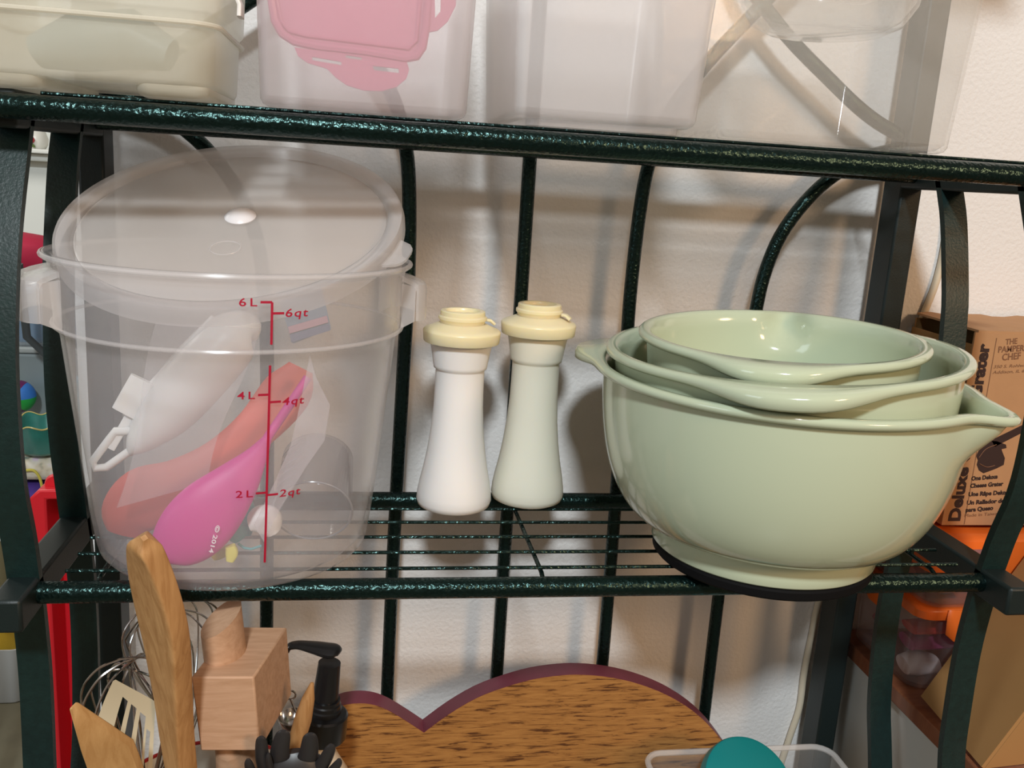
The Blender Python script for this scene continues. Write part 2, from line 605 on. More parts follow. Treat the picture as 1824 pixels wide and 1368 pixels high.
# ================================================================ round clear food container with its lid
CA = R(-7.62)
CC = Vector((.649*math.sin(CA), .649*math.cos(CA)-.58, .0003))
body_tab = [(0, .0845), (.0015, .0885), (.005, .0915), (.011, .0930), (.03, .0957), (.06, .0990), (.09, .1022), (.12, .1055), (.150, .1085)]
out = [(0, 0), (.05, 0)]+[(r, z) for z, r in body_tab]+[(.1092, .1555), (.1118, .1575), (.1124, .160), (.1119, .1625), (.1122, .167), (.1135, .185), (.1142, .2000), (.1168, .2012), (.1178, .2035), (.1168, .2055), (.1140, .2055)]
inn = [(.1112, .2035), (.1102, .185), (.1092, .165), (.1062, .1535), (.1058, .150), (.1028, .12), (.0995, .09), (.0963, .06), (.0930, .03), (.0895, .010), (.084, .0042), (.05, .004), (0, .004)]
tub = thing('food_container', CC, 'round frosted clear food container with red volume marks and side handles', 'container')
tub_body = obj('body', MB().lathe(out+inn, 120, CC), m_cambro, tub, 50)
m_bead = plastic('frosted_bead', (.98, .95, .95), .26, .2, .4, .9)
for rr, zz, q in ((.1130, .1602, .0013), (.1176, .2038, .0016)):
    obj('bead', MB().tube([CC+Vector((rr*math.cos(a*math.pi/60), rr*math.sin(a*math.pi/60), zz)) for a in range(120)], q, 8, True), m_bead, tub_body)
m_handle = plastic('frosted_handle', (.98, .95, .95), .33, .2, .4, .9)
def handle(ang, r1):
    mb = MB()
    half = R(17.5)
    n = 14
    prof = [(.1125, .196), (r1-.006, .1925), (r1-.0012, .1905), (r1, .187), (r1, .1655), (r1-.0025, .1655), (r1-.0026, .186), (r1-.0055, .1893), (.1125, .1928)]
    rings = []
    for i in range(n+1):
        a = ang-half+2*half*i/n
        e = abs(2*i/n-1)
        shrink = (1-e**6*.35)
        rings.append([CC+Vector((math.cos(a)*(.1125+(r-.1125)*shrink), math.sin(a)*(.1125+(r-.1125)*shrink), z)) for r, z in prof])
    mb.loft(rings)
    for i in (0, n):            # end cheeks
        a = ang-half+2*half*i/n
        for rr in ((.1128, r1-.009),):
            tdir = Vector((-math.sin(a), math.cos(a), 0))*.0011
            rad = Vector((math.cos(a), math.sin(a), 0))
            q = [CC+rad*.1125+Vector((0, 0, .191)), CC+rad*(r1-.0085)+Vector((0, 0, .1895)), CC+rad*(r1-.0085)+Vector((0, 0, .1655)), CC+rad*.1125+Vector((0, 0, .160))]
            mb.loft([[p-tdir for p in q], [p+tdir for p in q]])
    obj('handle', mb, m_handle, tub, 40)
handle(R(197), .1328)
handle(R(12), .1305)

_txt_cache = {}
def text_verts(s, bold=.0, shear=0, spacing=1):
    key = (s, bold, shear, spacing)
    if key in _txt_cache:
        return _txt_cache[key]
    cu = bpy.data.curves.new('lettering', 'FONT')
    cu.body = s
    cu.size = 1
    cu.offset = bold
    cu.shear = shear
    cu.space_character = spacing
    cu.resolution_u = 3
    o = bpy.data.objects.new('lettering', cu)
    COL.objects.link(o)
    bpy.context.view_layer.update()
    me = bpy.data.meshes.new_from_object(o.evaluated_get(bpy.context.evaluated_depsgraph_get()))
    vs = [v.co.copy() for v in me.vertices]
    fs = [tuple(p.vertices) for p in me.polygons]
    bpy.data.objects.remove(o)
    bpy.data.curves.remove(cu)
    bpy.data.meshes.remove(me)
    x0 = min(v.x for v in vs)
    x1 = max(v.x for v in vs)
    z = ([((v.x-x0)/(x1-x0), v.y/.7) for v in vs], fs)     # u in 0..1, v = 1 at cap height
    _txt_cache[key] = z
    return z
def tub_point(u, z, lift=.0004):
    """u = arc length from the graduation line, z = height"""
    r = lerp_tab(body_tab, z) if z < .15 else lerp_tab([(.15, .1085), (.1555, .1092), (.1575, .1118), (.160, .1124), (.1625, .1119), (.167, .1122), (.185, .1135), (.2, .1142)], z)
    a = TH0+u/r
    return CC+Vector((math.cos(a)*(r+lift), math.sin(a)*(r+lift), z))
# graduation line direction: pixel (479, 720) on the wall of the tub
best = None
for i in range(2000):
    p = CAM+ray(479, 720)*(.3+.4*i/2000)
    if math.hypot(p.x-CC.x, p.y-CC.y) <= lerp_tab(body_tab, p.z):
        best = p
        break
TH0 = math.atan2(best.y-CC.y, best.x-CC.x)
def band(u0, u1, z0, z1, mb):
    k = max(1, int(abs(z1-z0)/.006), int(abs(u1-u0)/.003))
    if abs(z1-z0) >= abs(u1-u0):
        for i in range(k):
            a, b = z0+(z1-z0)*i/k, z0+(z1-z0)*(i+1)/k
            mb.add([tub_point(u0, a), tub_point(u1, a), tub_point(u1, b), tub_point(u0, b)], [(0, 1, 2, 3)])
    else:
        for i in range(k):
            a, b = u0+(u1-u0)*i/k, u0+(u1-u0)*(i+1)/k
            mb.add([tub_point(a, z0), tub_point(b, z0), tub_point(b, z1), tub_point(a, z1)], [(0, 1, 2, 3)])
    return mb
LW = .0007
mb = MB()
band(-LW, LW, .1645, .1895, mb)
band(-LW, LW, .0215, .1515, mb)
for z in (.1895, .1335, .0700):
    band(-.0065, 0, z-LW, z+LW, mb)
for z in (.1830, .1287, .0682):
    band(0, .0070, z-LW, z+LW, mb)
obj('graduation_line', mb, m_red_ink, tub_body, 0)
def tub_text(s, u0, z, wdt, hgt, sh=0):
    uv, fs = text_verts(s, .012, sh, 1.35 if 'L' in s else 1.16)
    obj('volume_mark', MB().add([tub_point(u0+u*wdt, z+v*hgt) for u, v in uv], fs), m_red_ink, tub_body, 0)
for s, z in (('6L', .1872), ('4L', .1312), ('2L', .0678)):
    tub_text(s, -.0182, z, .0100, .0046)
for s, z in (('6qt', .1808), ('4qt', .1263), ('2qt', .0660)):
    tub_text(s, .0078, z, .0136, .0048, .1)

# lid lying tilted in the mouth of the tub
lid = thing('container_lid', (CC.x, CC.y, .205), 'round frosted lid lying tilted in the mouth of the food container', 'lid')
LT = (.1130, -5.0, 25.0, .2265, 0)
LM = Matrix.Translation((CC.x, CC.y+LT[4], LT[3])) @ Matrix.Rotation(R(LT[1]), 4, 'Y') @ Matrix.Rotation(R(LT[2]), 4, 'X')
def lidm(mb):
    mb.v = [LM @ v for v in mb.v]
    return mb
RL = LT[0]
obj('panel', lidm(MB().lathe([(0, .0010), (.099, .0010), (.1005, .0002), (.1005, -.0010), (0, -.0010)], 96)), m_lid, lid, 40)
rimp = [(.1005, -.0012), (.1010, .0022), (.1025, .0046), (.1060, .0056), (.1110, .0052), (RL-.0008, .0030), (RL, -.0005), (RL, -.0065), (RL-.0022, -.0065), (RL-.0026, -.0005), (.1105, .0030), (.1062, .0034), (.1040, .0022), (.1030, -.0012)]
lr = obj('rim', lidm(MB().lathe(rimp, 96, close=True)), m_lidrim, lid, 50)
obj('centre_button', lidm(MB().lathe([(0, .0052), (.004, .0050), (.008, .0036), (.0105, .0012), (.0105, .0006), (0, .0006)], 32, (.003, .006, 0))), M('milky_button', (.78, .75, .76), .3), lid)
obj('emblem_ring', lidm(MB().tube([(-.003+.0095*math.cos(t*math.pi/12), -.036+.0085*math.sin(t*math.pi/12), .0013) for t in range(24)], .0004, 6, True)), m_lidrim, lid)
def tab(ang):
    a0 = ang
    pts = []
    for i in range(9):
        t = -1+2*i/8
        a = a0+t*R(8.5)
        rr = RL+.0105*(1-t**4)
        pts.append((rr*math.cos(a), rr*math.sin(a)))
    inner = [((RL-.001)*math.cos(a0+t*R(8.5)), (RL-.001)*math.sin(a0+t*R(8.5))) for t in (1, .5, 0, -.5, -1)]
    mb = MB().prism(pts+inner, [], lambda x, y: Vector((x, y, -.0012)), lambda x, y: Vector((x, y, -.0030)))
    obj('pull_tab', lidm(mb), m_lidrim, lid, 40)
tab(R(-24))

# ================================================================ things inside the food container
def path(pts, Y):
    """pixels to points; Y one plane or one value per point"""
    return [PY(p[0], p[1], Y[i] if isinstance(Y, (list, tuple)) else Y) for i, p in enumerate(pts)]
def px(n, Y):
    """size of n pixels on a plane"""
    return n*(Y+.58)*1.045/F_PX
def sweep_px(pts, hw, Y, thk, k=5, **kw):
    q = [Vector((a[0], a[1], b)) for a, b in zip(pts, hw)]
    q = cat_rom(q, k)
    Yc = Y if isinstance(Y, (list, tuple)) else [Y]*len(pts)
    t = [thk]*len(pts) if not isinstance(thk, (list, tuple)) else thk
    yt = cat_rom([Vector((a, b, 0)) for a, b in zip(Yc, t)], k)
    P = [PY(v.x, v.y, w.x) for v, w in zip(q, yt)]
    return MB().sweep(P, [max(.0003, px(v.z, w.x)) for v, w in zip(q, yt)], [max(.0002, w.y) for w in yt], **kw)

m_pink = M('pink_silicone', (.62, .004, .26), .45, bump=(700, .15, .0003))
m_coral = M('coral_silicone', (.68, .115, .085), .5)
m_clearbag = plastic('thin_clear_film', (.9, .88, .92), .17, .10, .4, 1)
m_glass = plastic('clear_measuring_cup_plastic', (.60, .62, .66), .10, .08, .4, .8, tint=(.93, .94, .96))
m_mark = M('grey_print', (.25, .26, .30), .5)
m_teal_pl = M('pale_teal_plastic', (.13, .42, .46), .4)
m_yellow = M('yellow_plastic', (.80, .74, .16), .4)
m_clip_white = M('white_clip_plastic', (.9, .88, .87), .4)

sp = thing('serving_spoon', PY(284, 1004, .0), 'bright pink silicone spoon, bowl end down, inside the food container', 'spoon')
o = obj('spoon_bowl', sweep_px([(290, 998), (304, 982), (337, 950), (376, 908), (420, 860), (455, 815), (478, 778)], [6, 40, 58, 58, 41, 21, 7], [-.004, -.005, -.005, -.002, .004, .012, .020], [.003, .006, .008, .008, .006, .004, .003], n=18), m_pink, sp)
obj('handle', sweep_px([(472, 786), (495, 752), (520, 715), (548, 672)], [8, 8, 8, 7], [.0185, .023, .027, .032], .0025), m_pink, sp)
uv, fs = text_verts('\u00a9 2014', .02)
A, B = PY(385, 935, -.0135), PY(372, 984, -.0135)
ax = B-A
upv = Vector((-ax.z, 0, ax.x)).normalized()*px(7, 0)
def pink_front(p):
    return p
obj('lettering', MB().add([A+ax*u+upv*v for u, v in uv], fs), M('white_print', (.9, .82, .88), .5), o, 0)
tag(obj('spatula', sweep_px([(222, 950), (232, 918), (268, 882), (322, 853), (388, 815), (456, 763), (512, 697), (536, 655)], [30, 50, 55, 38, 32, 37, 42, 22], [.046, .042, .037, .034, .038, .044, .050, .055], [.003, .005, .006, .006, .005, .005, .004, .002], n=16), m_coral, loc=PY(202, 945, .025)), 'coral red silicone spatula slanting behind the pink spoon', 'spatula')
ws = thing('plastic_scoop', PY(230, 800, .045), 'white plastic scoop with a side tab and end hook, leaning in the food container', 'scoop')
obj('trough', sweep_px([(232, 806), (252, 782), (295, 733), (352, 668), (408, 608), (440, 588), (456, 602)], [6, 26, 47, 52, 48, 32, 6], [.045, .045, .048, .055, .062, .066, .068], [.006, .014, .02, .022, .02, .014, .005], n=18), m_white_pl, ws)
obj('flange', sweep_px([(198, 800), (225, 752), (262, 700), (320, 636), (362, 590), (382, 566)], [6, 8, 9, 9, 9, 7], [.040, .042, .043, .048, .052, .055], .0014, p=4), m_white_pl, ws)
obj('tab', sweep_px([(256, 676), (240, 706), (222, 736)], [22, 23, 22], [.042, .041, .040], .003, p=5), m_white_pl, ws)
obj('hook', MB().tube(path([(250, 766), (205, 768), (195, 782), (165, 822), (170, 834), (190, 832), (244, 794)], .04), .0028, 10), m_white_pl, ws)

# measuring cup lying on its side
ca, cb = PY(557, 911, .035), PY(567, 815, .088)
axd = (cb-ca)
q = Vector((0, 0, 1)).rotation_difference(axd.normalized()).to_matrix().to_4x4()
CM = Matrix.Translation(ca) @ q
Lc = axd.length
def cm(mb):
    mb.v = [CM @ v for v in mb.v]
    return mb
cup = thing('measuring_cup', ca-Vector((0, 0, .03)), 'small clear measuring cup lying on its side, right side of the food container', 'measuring cup')
r0, r1 = .0272, .0258
obj('wall', cm(MB().lathe([(r0, 0), (r0+.0008, .0006), (r0, .0014), (r1, Lc-.003), (r1-.003, Lc), (0, Lc), (0, Lc-.0015), (r1-.0032, Lc-.0018), (r0-.0016, .001)], 64, close=False)), m_glass, cup, 50)
obj('rim', cm(MB().tube([(r0*math.cos(t*math.pi/32), r0*math.sin(t*math.pi/32), .0004) for t in range(64)], .0007, 6, True)), M('grey_rim', (.30, .31, .34), .2), cup)
for i in range(5):
    z = Lc*(.2+.15*i)
    r = r0+(r1-r0)*z/Lc+.0003
    a0 = R(200)
    obj('measure_line', cm(MB().tube([(r*math.cos(a0+t*R(6)), r*math.sin(a0+t*R(6)), z) for t in range(8)], .0003, 5)), m_mark, cup)

def lump(pts, Y, thk, p=2.6):
    return sweep_px(pts[0], pts[1], Y, thk, p=p)
yc = thing('bag_clip', PY(375, 1020, .0), 'yellow plastic clip at the bottom of the food container', 'clip')
obj('jaw', lump(([(380, 992), (388, 987), (397, 982), (404, 978)], [6, 10, 10, 6]), .011, .003, 4), m_yellow, yc)
obj('lever', lump(([(410, 972), (413, 985), (410, 998)], [8, 11, 7]), .000, .003, 4), m_yellow, yc)
tc_ = thing('bag_clip', PY(430, 1000, .02), 'pale teal plastic clip beside the yellow clip in the food container', 'clip')
obj('jaw', lump(([(416, 962), (424, 948), (432, 932)], [8, 15, 10]), .020, .004), m_teal_pl, tc_)
obj('lever', lump(([(440, 885), (440, 920), (440, 952)], [8, 16, 8]), .040, .003), m_teal_pl, tc_)
obj('spring', MB().tube(path([(424, 968), (435, 976), (448, 978), (466, 972)], .020), .0009, 8), m_teal_pl, tc_)
tag(obj('screw_cap', lump(([(446, 930), (462, 926), (478, 930), (488, 945)], [14, 25, 27, 14]), .022, .009), m_clip_white, loc=PY(465, 965, .022)), 'small white cap at the red line, inside the food container', 'cap')
pk = thing('paper_packet', PY(545, 615, .10), 'blue and pink striped paper packet near the rim inside the food container', 'packet')
def quad(pts, Y, th):
    P2 = path(pts, Y)
    return MB().loft([[p+Vector((0, -th, 0)) for p in P2], P2])
obj('sheet', quad([(492, 520), (570, 500), (590, 585), (522, 612)], .11, .001), M('blue_grey_paper', (.33, .40, .50), .7), pk, 0)
obj('stripe', quad([(513, 582), (582, 562), (585, 574), (516, 594)], .1085, .0006), M('pink_paper', (.62, .42, .50), .7), pk, 0)
obj('stripe', quad([(516, 597), (586, 577), (589, 588), (519, 610)], .1085, .0006), M('slate_paper', (.27, .30, .42), .7), pk, 0)
# zip bag
mb = MB()
nu, nv = 22, 22
rnd = random.Random(9)
ph = [(rnd.uniform(0, 6), rnd.uniform(3, 11), rnd.uniform(-9, 9), rnd.uniform(.4, 1)) for _ in range(7)]
vs = []
for j in range(nv+1):
    for i in range(nu+1):
        u, v = i/nu, j/nv
        top = Vector((285, 575)).lerp(Vector((455, 585)), u)
        bot = Vector((205, 905)).lerp(Vector((372, 860)), u)
        c = top.lerp(bot, v)
        c.x += 18*math.sin(v*5+1)*(u-.5)
        y = .017+.010*(1-v)+sum(a*math.sin(p0+fx*u+fy*v) for p0, fx, fy, a in ph)*.0006
        vs.append(PY(c.x, c.y, y))
fs = [(j*(nu+1)+i, j*(nu+1)+i+1, (j+1)*(nu+1)+i+1, (j+1)*(nu+1)+i) for j in range(nv) for i in range(nu)]
n0 = len(vs)
vs2 = [v+Vector((0, .0006, 0)) for v in vs]
fs2 = [tuple(k+n0 for k in reversed(f)) for f in fs]
mb.add(vs+vs2, fs+fs2)
zb = thing('zip_bag', PY(300, 900, .04), 'crumpled clear plastic bag around the scoop in the food container', 'bag')
obj('film', mb, m_clearbag, zb, smooth=60)
fold = [(552, 632), (563, 672), (588, 722), (578, 785), (545, 832), (500, 905), (470, 965), (452, 935), (488, 862), (518, 792), (534, 722)]
obj('fold', MB().prism(fold, [], lambda x, y: PY(x, y, .002+.00001*(965-y)), lambda x, y: PY(x, y, .002+.00001*(965-y))+Vector((0, .0006, 0))), plastic('folded_film', (.92, .90, .95), .26, .1, .4, 1), zb, 0)

# ================================================================ boxes on the upper shelf
def ring_rr(x0, x1, y0, y1, r, z, k=5):
    out_ = []
    for cx_, cy_, a0 in ((x1-r, y1-r, 0), (x0+r, y1-r, 90), (x0+r, y0+r, 180), (x1-r, y0+r, 270)):
        for i in range(k+1):
            a = R(a0+90*i/k)
            out_.append(Vector((cx_+r*math.cos(a), cy_+r*math.sin(a), z)))
    return out_
def rbox(x0, x1, y0, y1, z0, z1, flare, r, th, ridge=None, foot=0):
    rings = []
    def o_(z, e, rr):
        rings.append(ring_rr(x0-e, x1+e, y0-e, y1+e, max(rr, .002), z))
    b = .004
    if foot:
        o_(z0, -foot, r)
        o_(z0+.004, -foot, r)
        o_(z0+.0042, -b, r)
        zb = z0+.0045
    else:
        o_(z0, -b, r)
        zb = z0
    o_(zb+.0012, -b*.35, r)
    o_(zb+b, 0, r)
    if ridge:
        fr = (ridge-z0)/(z1-z0)*flare
        o_(ridge-.0016, fr, r)
        o_(ridge, fr+.0016, r)
        o_(ridge+.0016, fr+.0024, r)
    o_(z1, flare+(.0024 if ridge else 0), r)
    o_(z1, flare+(.0024 if ridge else 0)-th, r)
    if ridge:
        o_(ridge+.0016, fr+.0024-th, r)
        o_(ridge-.0016, fr-th, r)
    o_(zb+b+th, -th, r)
    o_(zb+th, -b-th, r)
    return MB().loft(rings)
UZ = .3
m_tubw = plastic('milky_cream_plastic', (.93, .89, .76), .42, .3, .45, .8, var=.05)
m_tub2 = plastic('frosted_rosy_plastic', (.95, .90, .92), .25, .3, .45, .8)
m_tub3 = plastic('frosted_white_plastic', (.95, .92, .93), .28, .3, .45, .8)
m_tub4 = plastic('clear_rigid_plastic', (.93, .90, .84), .13, .06, .45, 1)
m_pinklid = plastic('pink_lid_plastic', (.90, .34, .50), .80, .25, .3, .7)
t = thing('storage_tub', (-.155, .06, UZ), 'milky cream plastic tub with a raised band, leftmost on the upper shelf', 'tub')
obj('body', rbox(-.232, -.0905, -.001, .125, UZ+.0062, .43, .005, .016, .0018, ridge=.348), m_tubw, t, 50)
for x0, x1 in ((-.2295, -.183), (-.134, -.0925)):
    obj('foot', rbox(x0, x1, .0005, .122, UZ, UZ+.0075, 0, .008, .0016), m_tubw, t, 50)
for zb2 in (PY(200, 28, -.004).z,):
    obj('band', MB().tube(ring_rr(-.2355, -.0870, -.0045, .1285, .018, zb2), .0016, 8, True), plastic('milky_band', (.97, .93, .82), .6, .3, .4, .8), t)
obj('latch', MB().sweep([(-.0905, .018, .366), (-.0800, .019, .364), (-.0765, .02, .357), (-.0765, .02, .350)], .008, .0016, nrm=(1, 0, .4), p=4), m_clip_white, t)
tag(obj('folded_bag', MB().sweep([(-.200, .05, UZ+.024), (-.175, .05, UZ+.032), (-.145, .05, UZ+.036), (-.122, .05, UZ+.028)], [.010, .018, .018, .01], .018, nrm=(0, 1, 0)), M('pale_blue_film', (.55, .68, .72), .4), loc=(-.16, .04, UZ+.012)), 'pale blue bag seen faintly inside the milky cream tub', 'bag')
tag(obj('storage_box', rbox(-.0635, .0595, -.001, .14, UZ, .45, .005, .006, .0016), m_tub2, loc=(0, .07, UZ)), 'frosted tall plastic box holding the pink lid', 'box')  # unseen upper part of this and the next box heightened to shade the wall
tag(obj('storage_box', rbox(.0890, .2070, -.001, .15, UZ, .45, .007, .0075, .0016, foot=.009), m_tub3, loc=(.148, .07, UZ)), 'frosted white plastic box between the pink lid box and the large clear box', 'box')
tag(obj('storage_box', rbox(.2215, .3840, -.001, .15, UZ, .418, .006, .007, .0016), m_tub4, loc=(.332, .07, UZ)), 'large clear rigid plastic box, rightmost on the upper shelf', 'box')
tag(obj('plastic_bowl', MB().lathe([(0, .3785), (.040, .3795), (.052, .385), (.060, .398), (.0635, .4195), (.084, .4205), (.084, .4225), (.0618, .4215), (.058, .400), (.050, .388), (.039, .3815), (0, .3805)], 48, (.318, .07, 0)), m_tub4, loc=(.318, .07, .386)), 'clear plastic bowl set in the mouth of the large clear box', 'bowl')
# pink lid standing behind the front of the frosted box
pl = thing('box_lid', PY(620, 170, .016), 'pink plastic lid with locking tabs standing inside the frosted box', 'lid')
YP = .016
def PR(outer, holes, Y, th):
    return MB().prism(outer, holes, lambda x, y: PY(x, y, Y), lambda x, y: PY(x, y, Y)+Vector((0, th, 0)))
main = [(479, -120), (479, 0), (485, 38), (498, 62), (520, 77), (562, 87), (650, 97), (725, 108), (746, 104), (757, 88), (764, 50), (768, 0), (771, -120)]
obj('panel', PR(main, [], YP+.003, .003), m_pinklid, pl, 30)
def off(poly, d):
    c = Vector((625, 0))
    return [tuple(Vector(p)+(c-Vector(p)).normalized()*d) for p in poly]
obj('rim', MB().tube(path(off(main, 5), YP+.002), .0026, 8), m_pinklid, pl)
obj('rim', MB().tube(path([(492, -110), (493, 0), (500, 36), (515, 55), (545, 63), (650, 76), (728, 86), (742, 72), (748, 0), (751, -110)], YP+.0026), .0013, 8), m_pinklid, pl)
tabp = [(524, 84), (531, 100), (548, 112), (582, 122), (598, 138), (618, 152), (648, 161), (680, 162), (706, 155), (724, 140), (729, 124), (724, 108), (650, 99), (560, 89)]
obj('lock_tab', PR(tabp, [[(556, 101), (608, 110), (608, 116), (556, 107)], [(664, 117), (710, 122), (711, 130), (666, 125)], [(616, 98), (644, 102), (644, 107), (616, 103)]], YP+.001, .003), m_pinklid, pl, 30)
obj('lock_tab', PR([(767, -60), (800, -50), (813, -20), (812, 10), (798, 38), (780, 54), (764, 57)], [[(774, -40), (786, -35), (785, 20), (775, 32)]], YP+.001, .003), m_pinklid, pl, 30)

# ================================================================ lower shelf: cutting board
BZ = -.3595
m_oak = wood('oiled_oak', (.25, .095, .022), (.45, .21, .058), scl=(1, 1, 10), scale=34, rough=.45, dark=(.10, .034, .010))
m_plum = M('plum_painted_edge', (.16, .030, .050), .5, var=(30, .35))
YBd = .162
out_px = [(596, 1262), (612, 1256), (634, 1253), (658, 1254), (682, 1261), (712, 1277), (755, 1305), (800, 1272), (850, 1243), (900, 1224), (950, 1210), (1000, 1203), (1040, 1202), (1090, 1207), (1140, 1219), (1190, 1239), (1235, 1267), (1270, 1300), (1300, 1340)]
top = [PY(x, y, YBd) for x, y in out_px]
side = [(.375, -.285), (.380, -.31), (.372, -.335), (.345, -.352), (.30, -.3585), (.10, -.3590), (.02, -.355), (-.035, -.335), (-.056, -.30), (-.058, -.265), (-.048, -.235), (-.032, -.217)]
poly = [(p.x, p.z) for p in top]+side
sm = cat_rom([Vector((a, b, 0)) for a, b in poly[:7]], 3)[:-1]+cat_rom([Vector((a, b, 0)) for a, b in poly[6:]+poly[:1]], 3)[:-1]
poly = [(p.x, p.y) for p in sm]
cb_ = thing('cutting_board', (.16, YBd, -.3590), 'large lobed oak cutting board with plum painted edge, leaning against the back bars', 'cutting board')
obj('face', MB().prism(poly, [], lambda x, y: Vector((x, YBd-.0004, y)), lambda x, y: Vector((x, YBd+.0206, y))), m_oak, cb_, 30)
n = len(poly)
rg0 = []
for i in range(n):
    a, b = Vector((*poly[i-1], 0)), Vector((*poly[(i+1) % n], 0))
    tn = (b-a).normalized()
    rg0.append(Vector((tn.y, -tn.x, 0)))
def insd(d):
    return [(poly[i][0]-rg0[i].x*d, poly[i][1]-rg0[i].y*d) for i in range(n)]
c_in = sum((Vector((*p, 0)) for p in poly), Vector())/n
sgn = 1 if rg0[12].dot(Vector((*poly[12], 0))-c_in) > 0 else -1
pi, po = insd(sgn*.0003), insd(-sgn*.0006)
mb = MB().loft([[Vector((po[i][0], YBd, po[i][1])), Vector((po[i][0], YBd+.0202, po[i][1])), Vector((pi[i][0], YBd+.0202, pi[i][1])), Vector((pi[i][0], YBd, pi[i][1]))] for i in range(n)], loop=True)
obj('painted_edge', mb, m_plum, cb_, 30)

# ================================================================ lower shelf: utensils in a crock
m_wood1 = wood('warm_bamboo', (.36, .17, .055), (.55, .30, .12), scl=(9, 9, 1), scale=22, rough=.55)
m_wood2 = wood('golden_birch', (.42, .22, .075), (.60, .36, .15), scl=(6, 6, 1), scale=18, rough=.5)
m_maple = wood('pale_maple', (.47, .27, .155), (.60, .37, .235), rot=(R(25), R(20), 0), scl=(1.5, 14, 14), scale=14, rough=.6)
m_steel = M('polished_steel', (.55, .52, .50), .16, 1)
m_cream = M('cream_nylon', (.64, .55, .38), .4)
m_blk = M('black_plastic', (.008, .008, .009), .3)
m_nylon = M('dark_grey_nylon', (.025, .023, .024), .38)
m_enamel = M('cream_enamel', (.72, .66, .55), .3)
m_redline = M('red_enamel_line', (.40, .012, .012), .3)
CK = (-.1, .0)
ck = thing('utensil_crock', (CK[0], CK[1], BZ), 'cream utensil crock with a red line, behind the spatulas', 'crock')
obj('pot', MB().lathe([(0, 0), (.062, 0), (.066, .003), (.068, .09), (.070, .18), (.071, .1875), (.0695, .1890), (.0680, .1875), (.0665, .175), (.064, .09), (.060, .006), (0, .005)], 64, (CK[0], CK[1], BZ+.0002)), m_enamel, ck, 50)
obj('rim_line', MB().tube([(CK[0]+.0703*math.cos(t*math.pi/32), CK[1]+.0703*math.sin(t*math.pi/32), BZ+.1900) for t in range(64)], .0014, 8, True), m_redline, ck)
def inv(p):
    """project back to pixels (only for checks while building)"""
    d = Vector(p)-CAM
    return (912+F_PX*d.dot(_r)/d.dot(_f), 684-F_PX*d.dot(_u)/d.dot(_f))
def stem(pts, r):
    return MB().tube(cat_rom(pts, 5), r, 12)
# tall wooden spatula
def sw(pts, wid, thk, m, nrm, roll, p=4, n=20):
    return MB().sweep(pts, wid, thk, nrm=nrm, roll=roll, n=n, p=p)
t = thing('wooden_spatula', (-.1, -.03, BZ+.006), 'tall bamboo spatula standing in front of the food container', 'spatula')
pts = [((257, 958), 4), ((258, 972), 20), ((264, 1000), 30), ((275, 1045), 38), ((288, 1100), 41), ((297, 1150), 38), ((303, 1200), 33), ((309, 1250), 28), ((315, 1310), 24), ((324, 1380), 20)]
c = cat_rom([Vector((a[0], a[1], b)) for a, b in pts], 4)
Yv = [-.082+.045*(i/(len(c)-1)) for i in range(len(c))]
P = [PY(v.x, v.y, y) for v, y in zip(c, Yv)]
end = Vector((-.095, -.042, BZ+.016))
P += [P[-1].lerp(end, .35), P[-1].lerp(end, .7), end]
W = [max(.001, px(v.z, y)*1.2) for v, y in zip(c, Yv)]+[.0075, .007, .007]
obj('blade', MB().sweep(P, W, [max(.0008, min(w_, .0068)) for w_ in W], roll=-42, n=28, p=9), m_wood1, t, 35)
# flat wooden turner at the lower left
t = thing('wooden_turner', (-.12, -.03, BZ+.006), 'flat wooden turner with slanted edge at the lower left', 'turner')
hd = [(122, 1262), (128, 1262), (228, 1328), (238, 1352), (262, 1420), (200, 1440), (165, 1400), (142, 1335)]
obj('head', MB().prism(hd, [], lambda x, y: PY(x, y, -.105+.00016*(x-122)+.00008*(y-1262)), lambda x, y: PY(x, y, -.105+.00016*(x-122)+.00008*(y-1262))+Vector((.002, .005, .001))), m_wood2, t, 30, bevel=.0008)
h0 = PY(232, 1425, -.0745)
obj('handle', MB().sweep([h0+Vector((0, .002, .004)), Vector((-.116, -.050, -.165)), Vector((-.135, -.026, BZ+.014))], .007, .0045), m_wood2, t)
# slotted turner
t = thing('slotted_turner', (-.09, .0, BZ+.006), 'cream slotted turner with a cut corner, in front of the whisks', 'turner')
def trow(v):
    Lp = cat_rom([Vector((203, 1209, 0)), Vector((186, 1247, 0)), Vector((171, 1290, 0)), Vector((163, 1330, 0)), Vector((168, 1400, 0)), Vector((200, 1450, 0))], 8)
    Rp = cat_rom([Vector((277, 1249, 0)), Vector((275, 1290, 0)), Vector((273, 1330, 0)), Vector((271, 1370, 0)), Vector((262, 1420, 0)), Vector((240, 1455, 0))], 8)
    k = v*(len(Lp)-1)
    i = min(int(k), len(Lp)-2)
    f = k-i
    return Lp[i].lerp(Lp[i+1], f), Rp[i].lerp(Rp[i+1], f)
def tp(u, v):
    a, b = trow(v)
    q = a.lerp(b, u)
    return (q.x, q.y)
outl = [tp(.04, 0), tp(.30, 0), tp(.62, 0), tp(.93, 0), tp(1, .02)]+[tp(1, v/12) for v in range(1, 13)]+[tp(0, v/12) for v in range(12, 0, -1)]+[tp(0, .03)]
holes = []
for u0, u1, v0 in ((.30, .42, .115), (.50, .62, .135), (.70, .82, .16), (.86, .93, .27)):
    holes.append([tp(u0+(.0 if v < 3 else 0), v0+(.78-v0)*v/8) for v in range(9)]+[tp(u1, v0+.012+(.78-v0-.012)*v/8) for v in range(8, -1, -1)])
def ty(x, y):
    return -.0485+.00020*(y-1209)-.00000085*(y-1209)**2
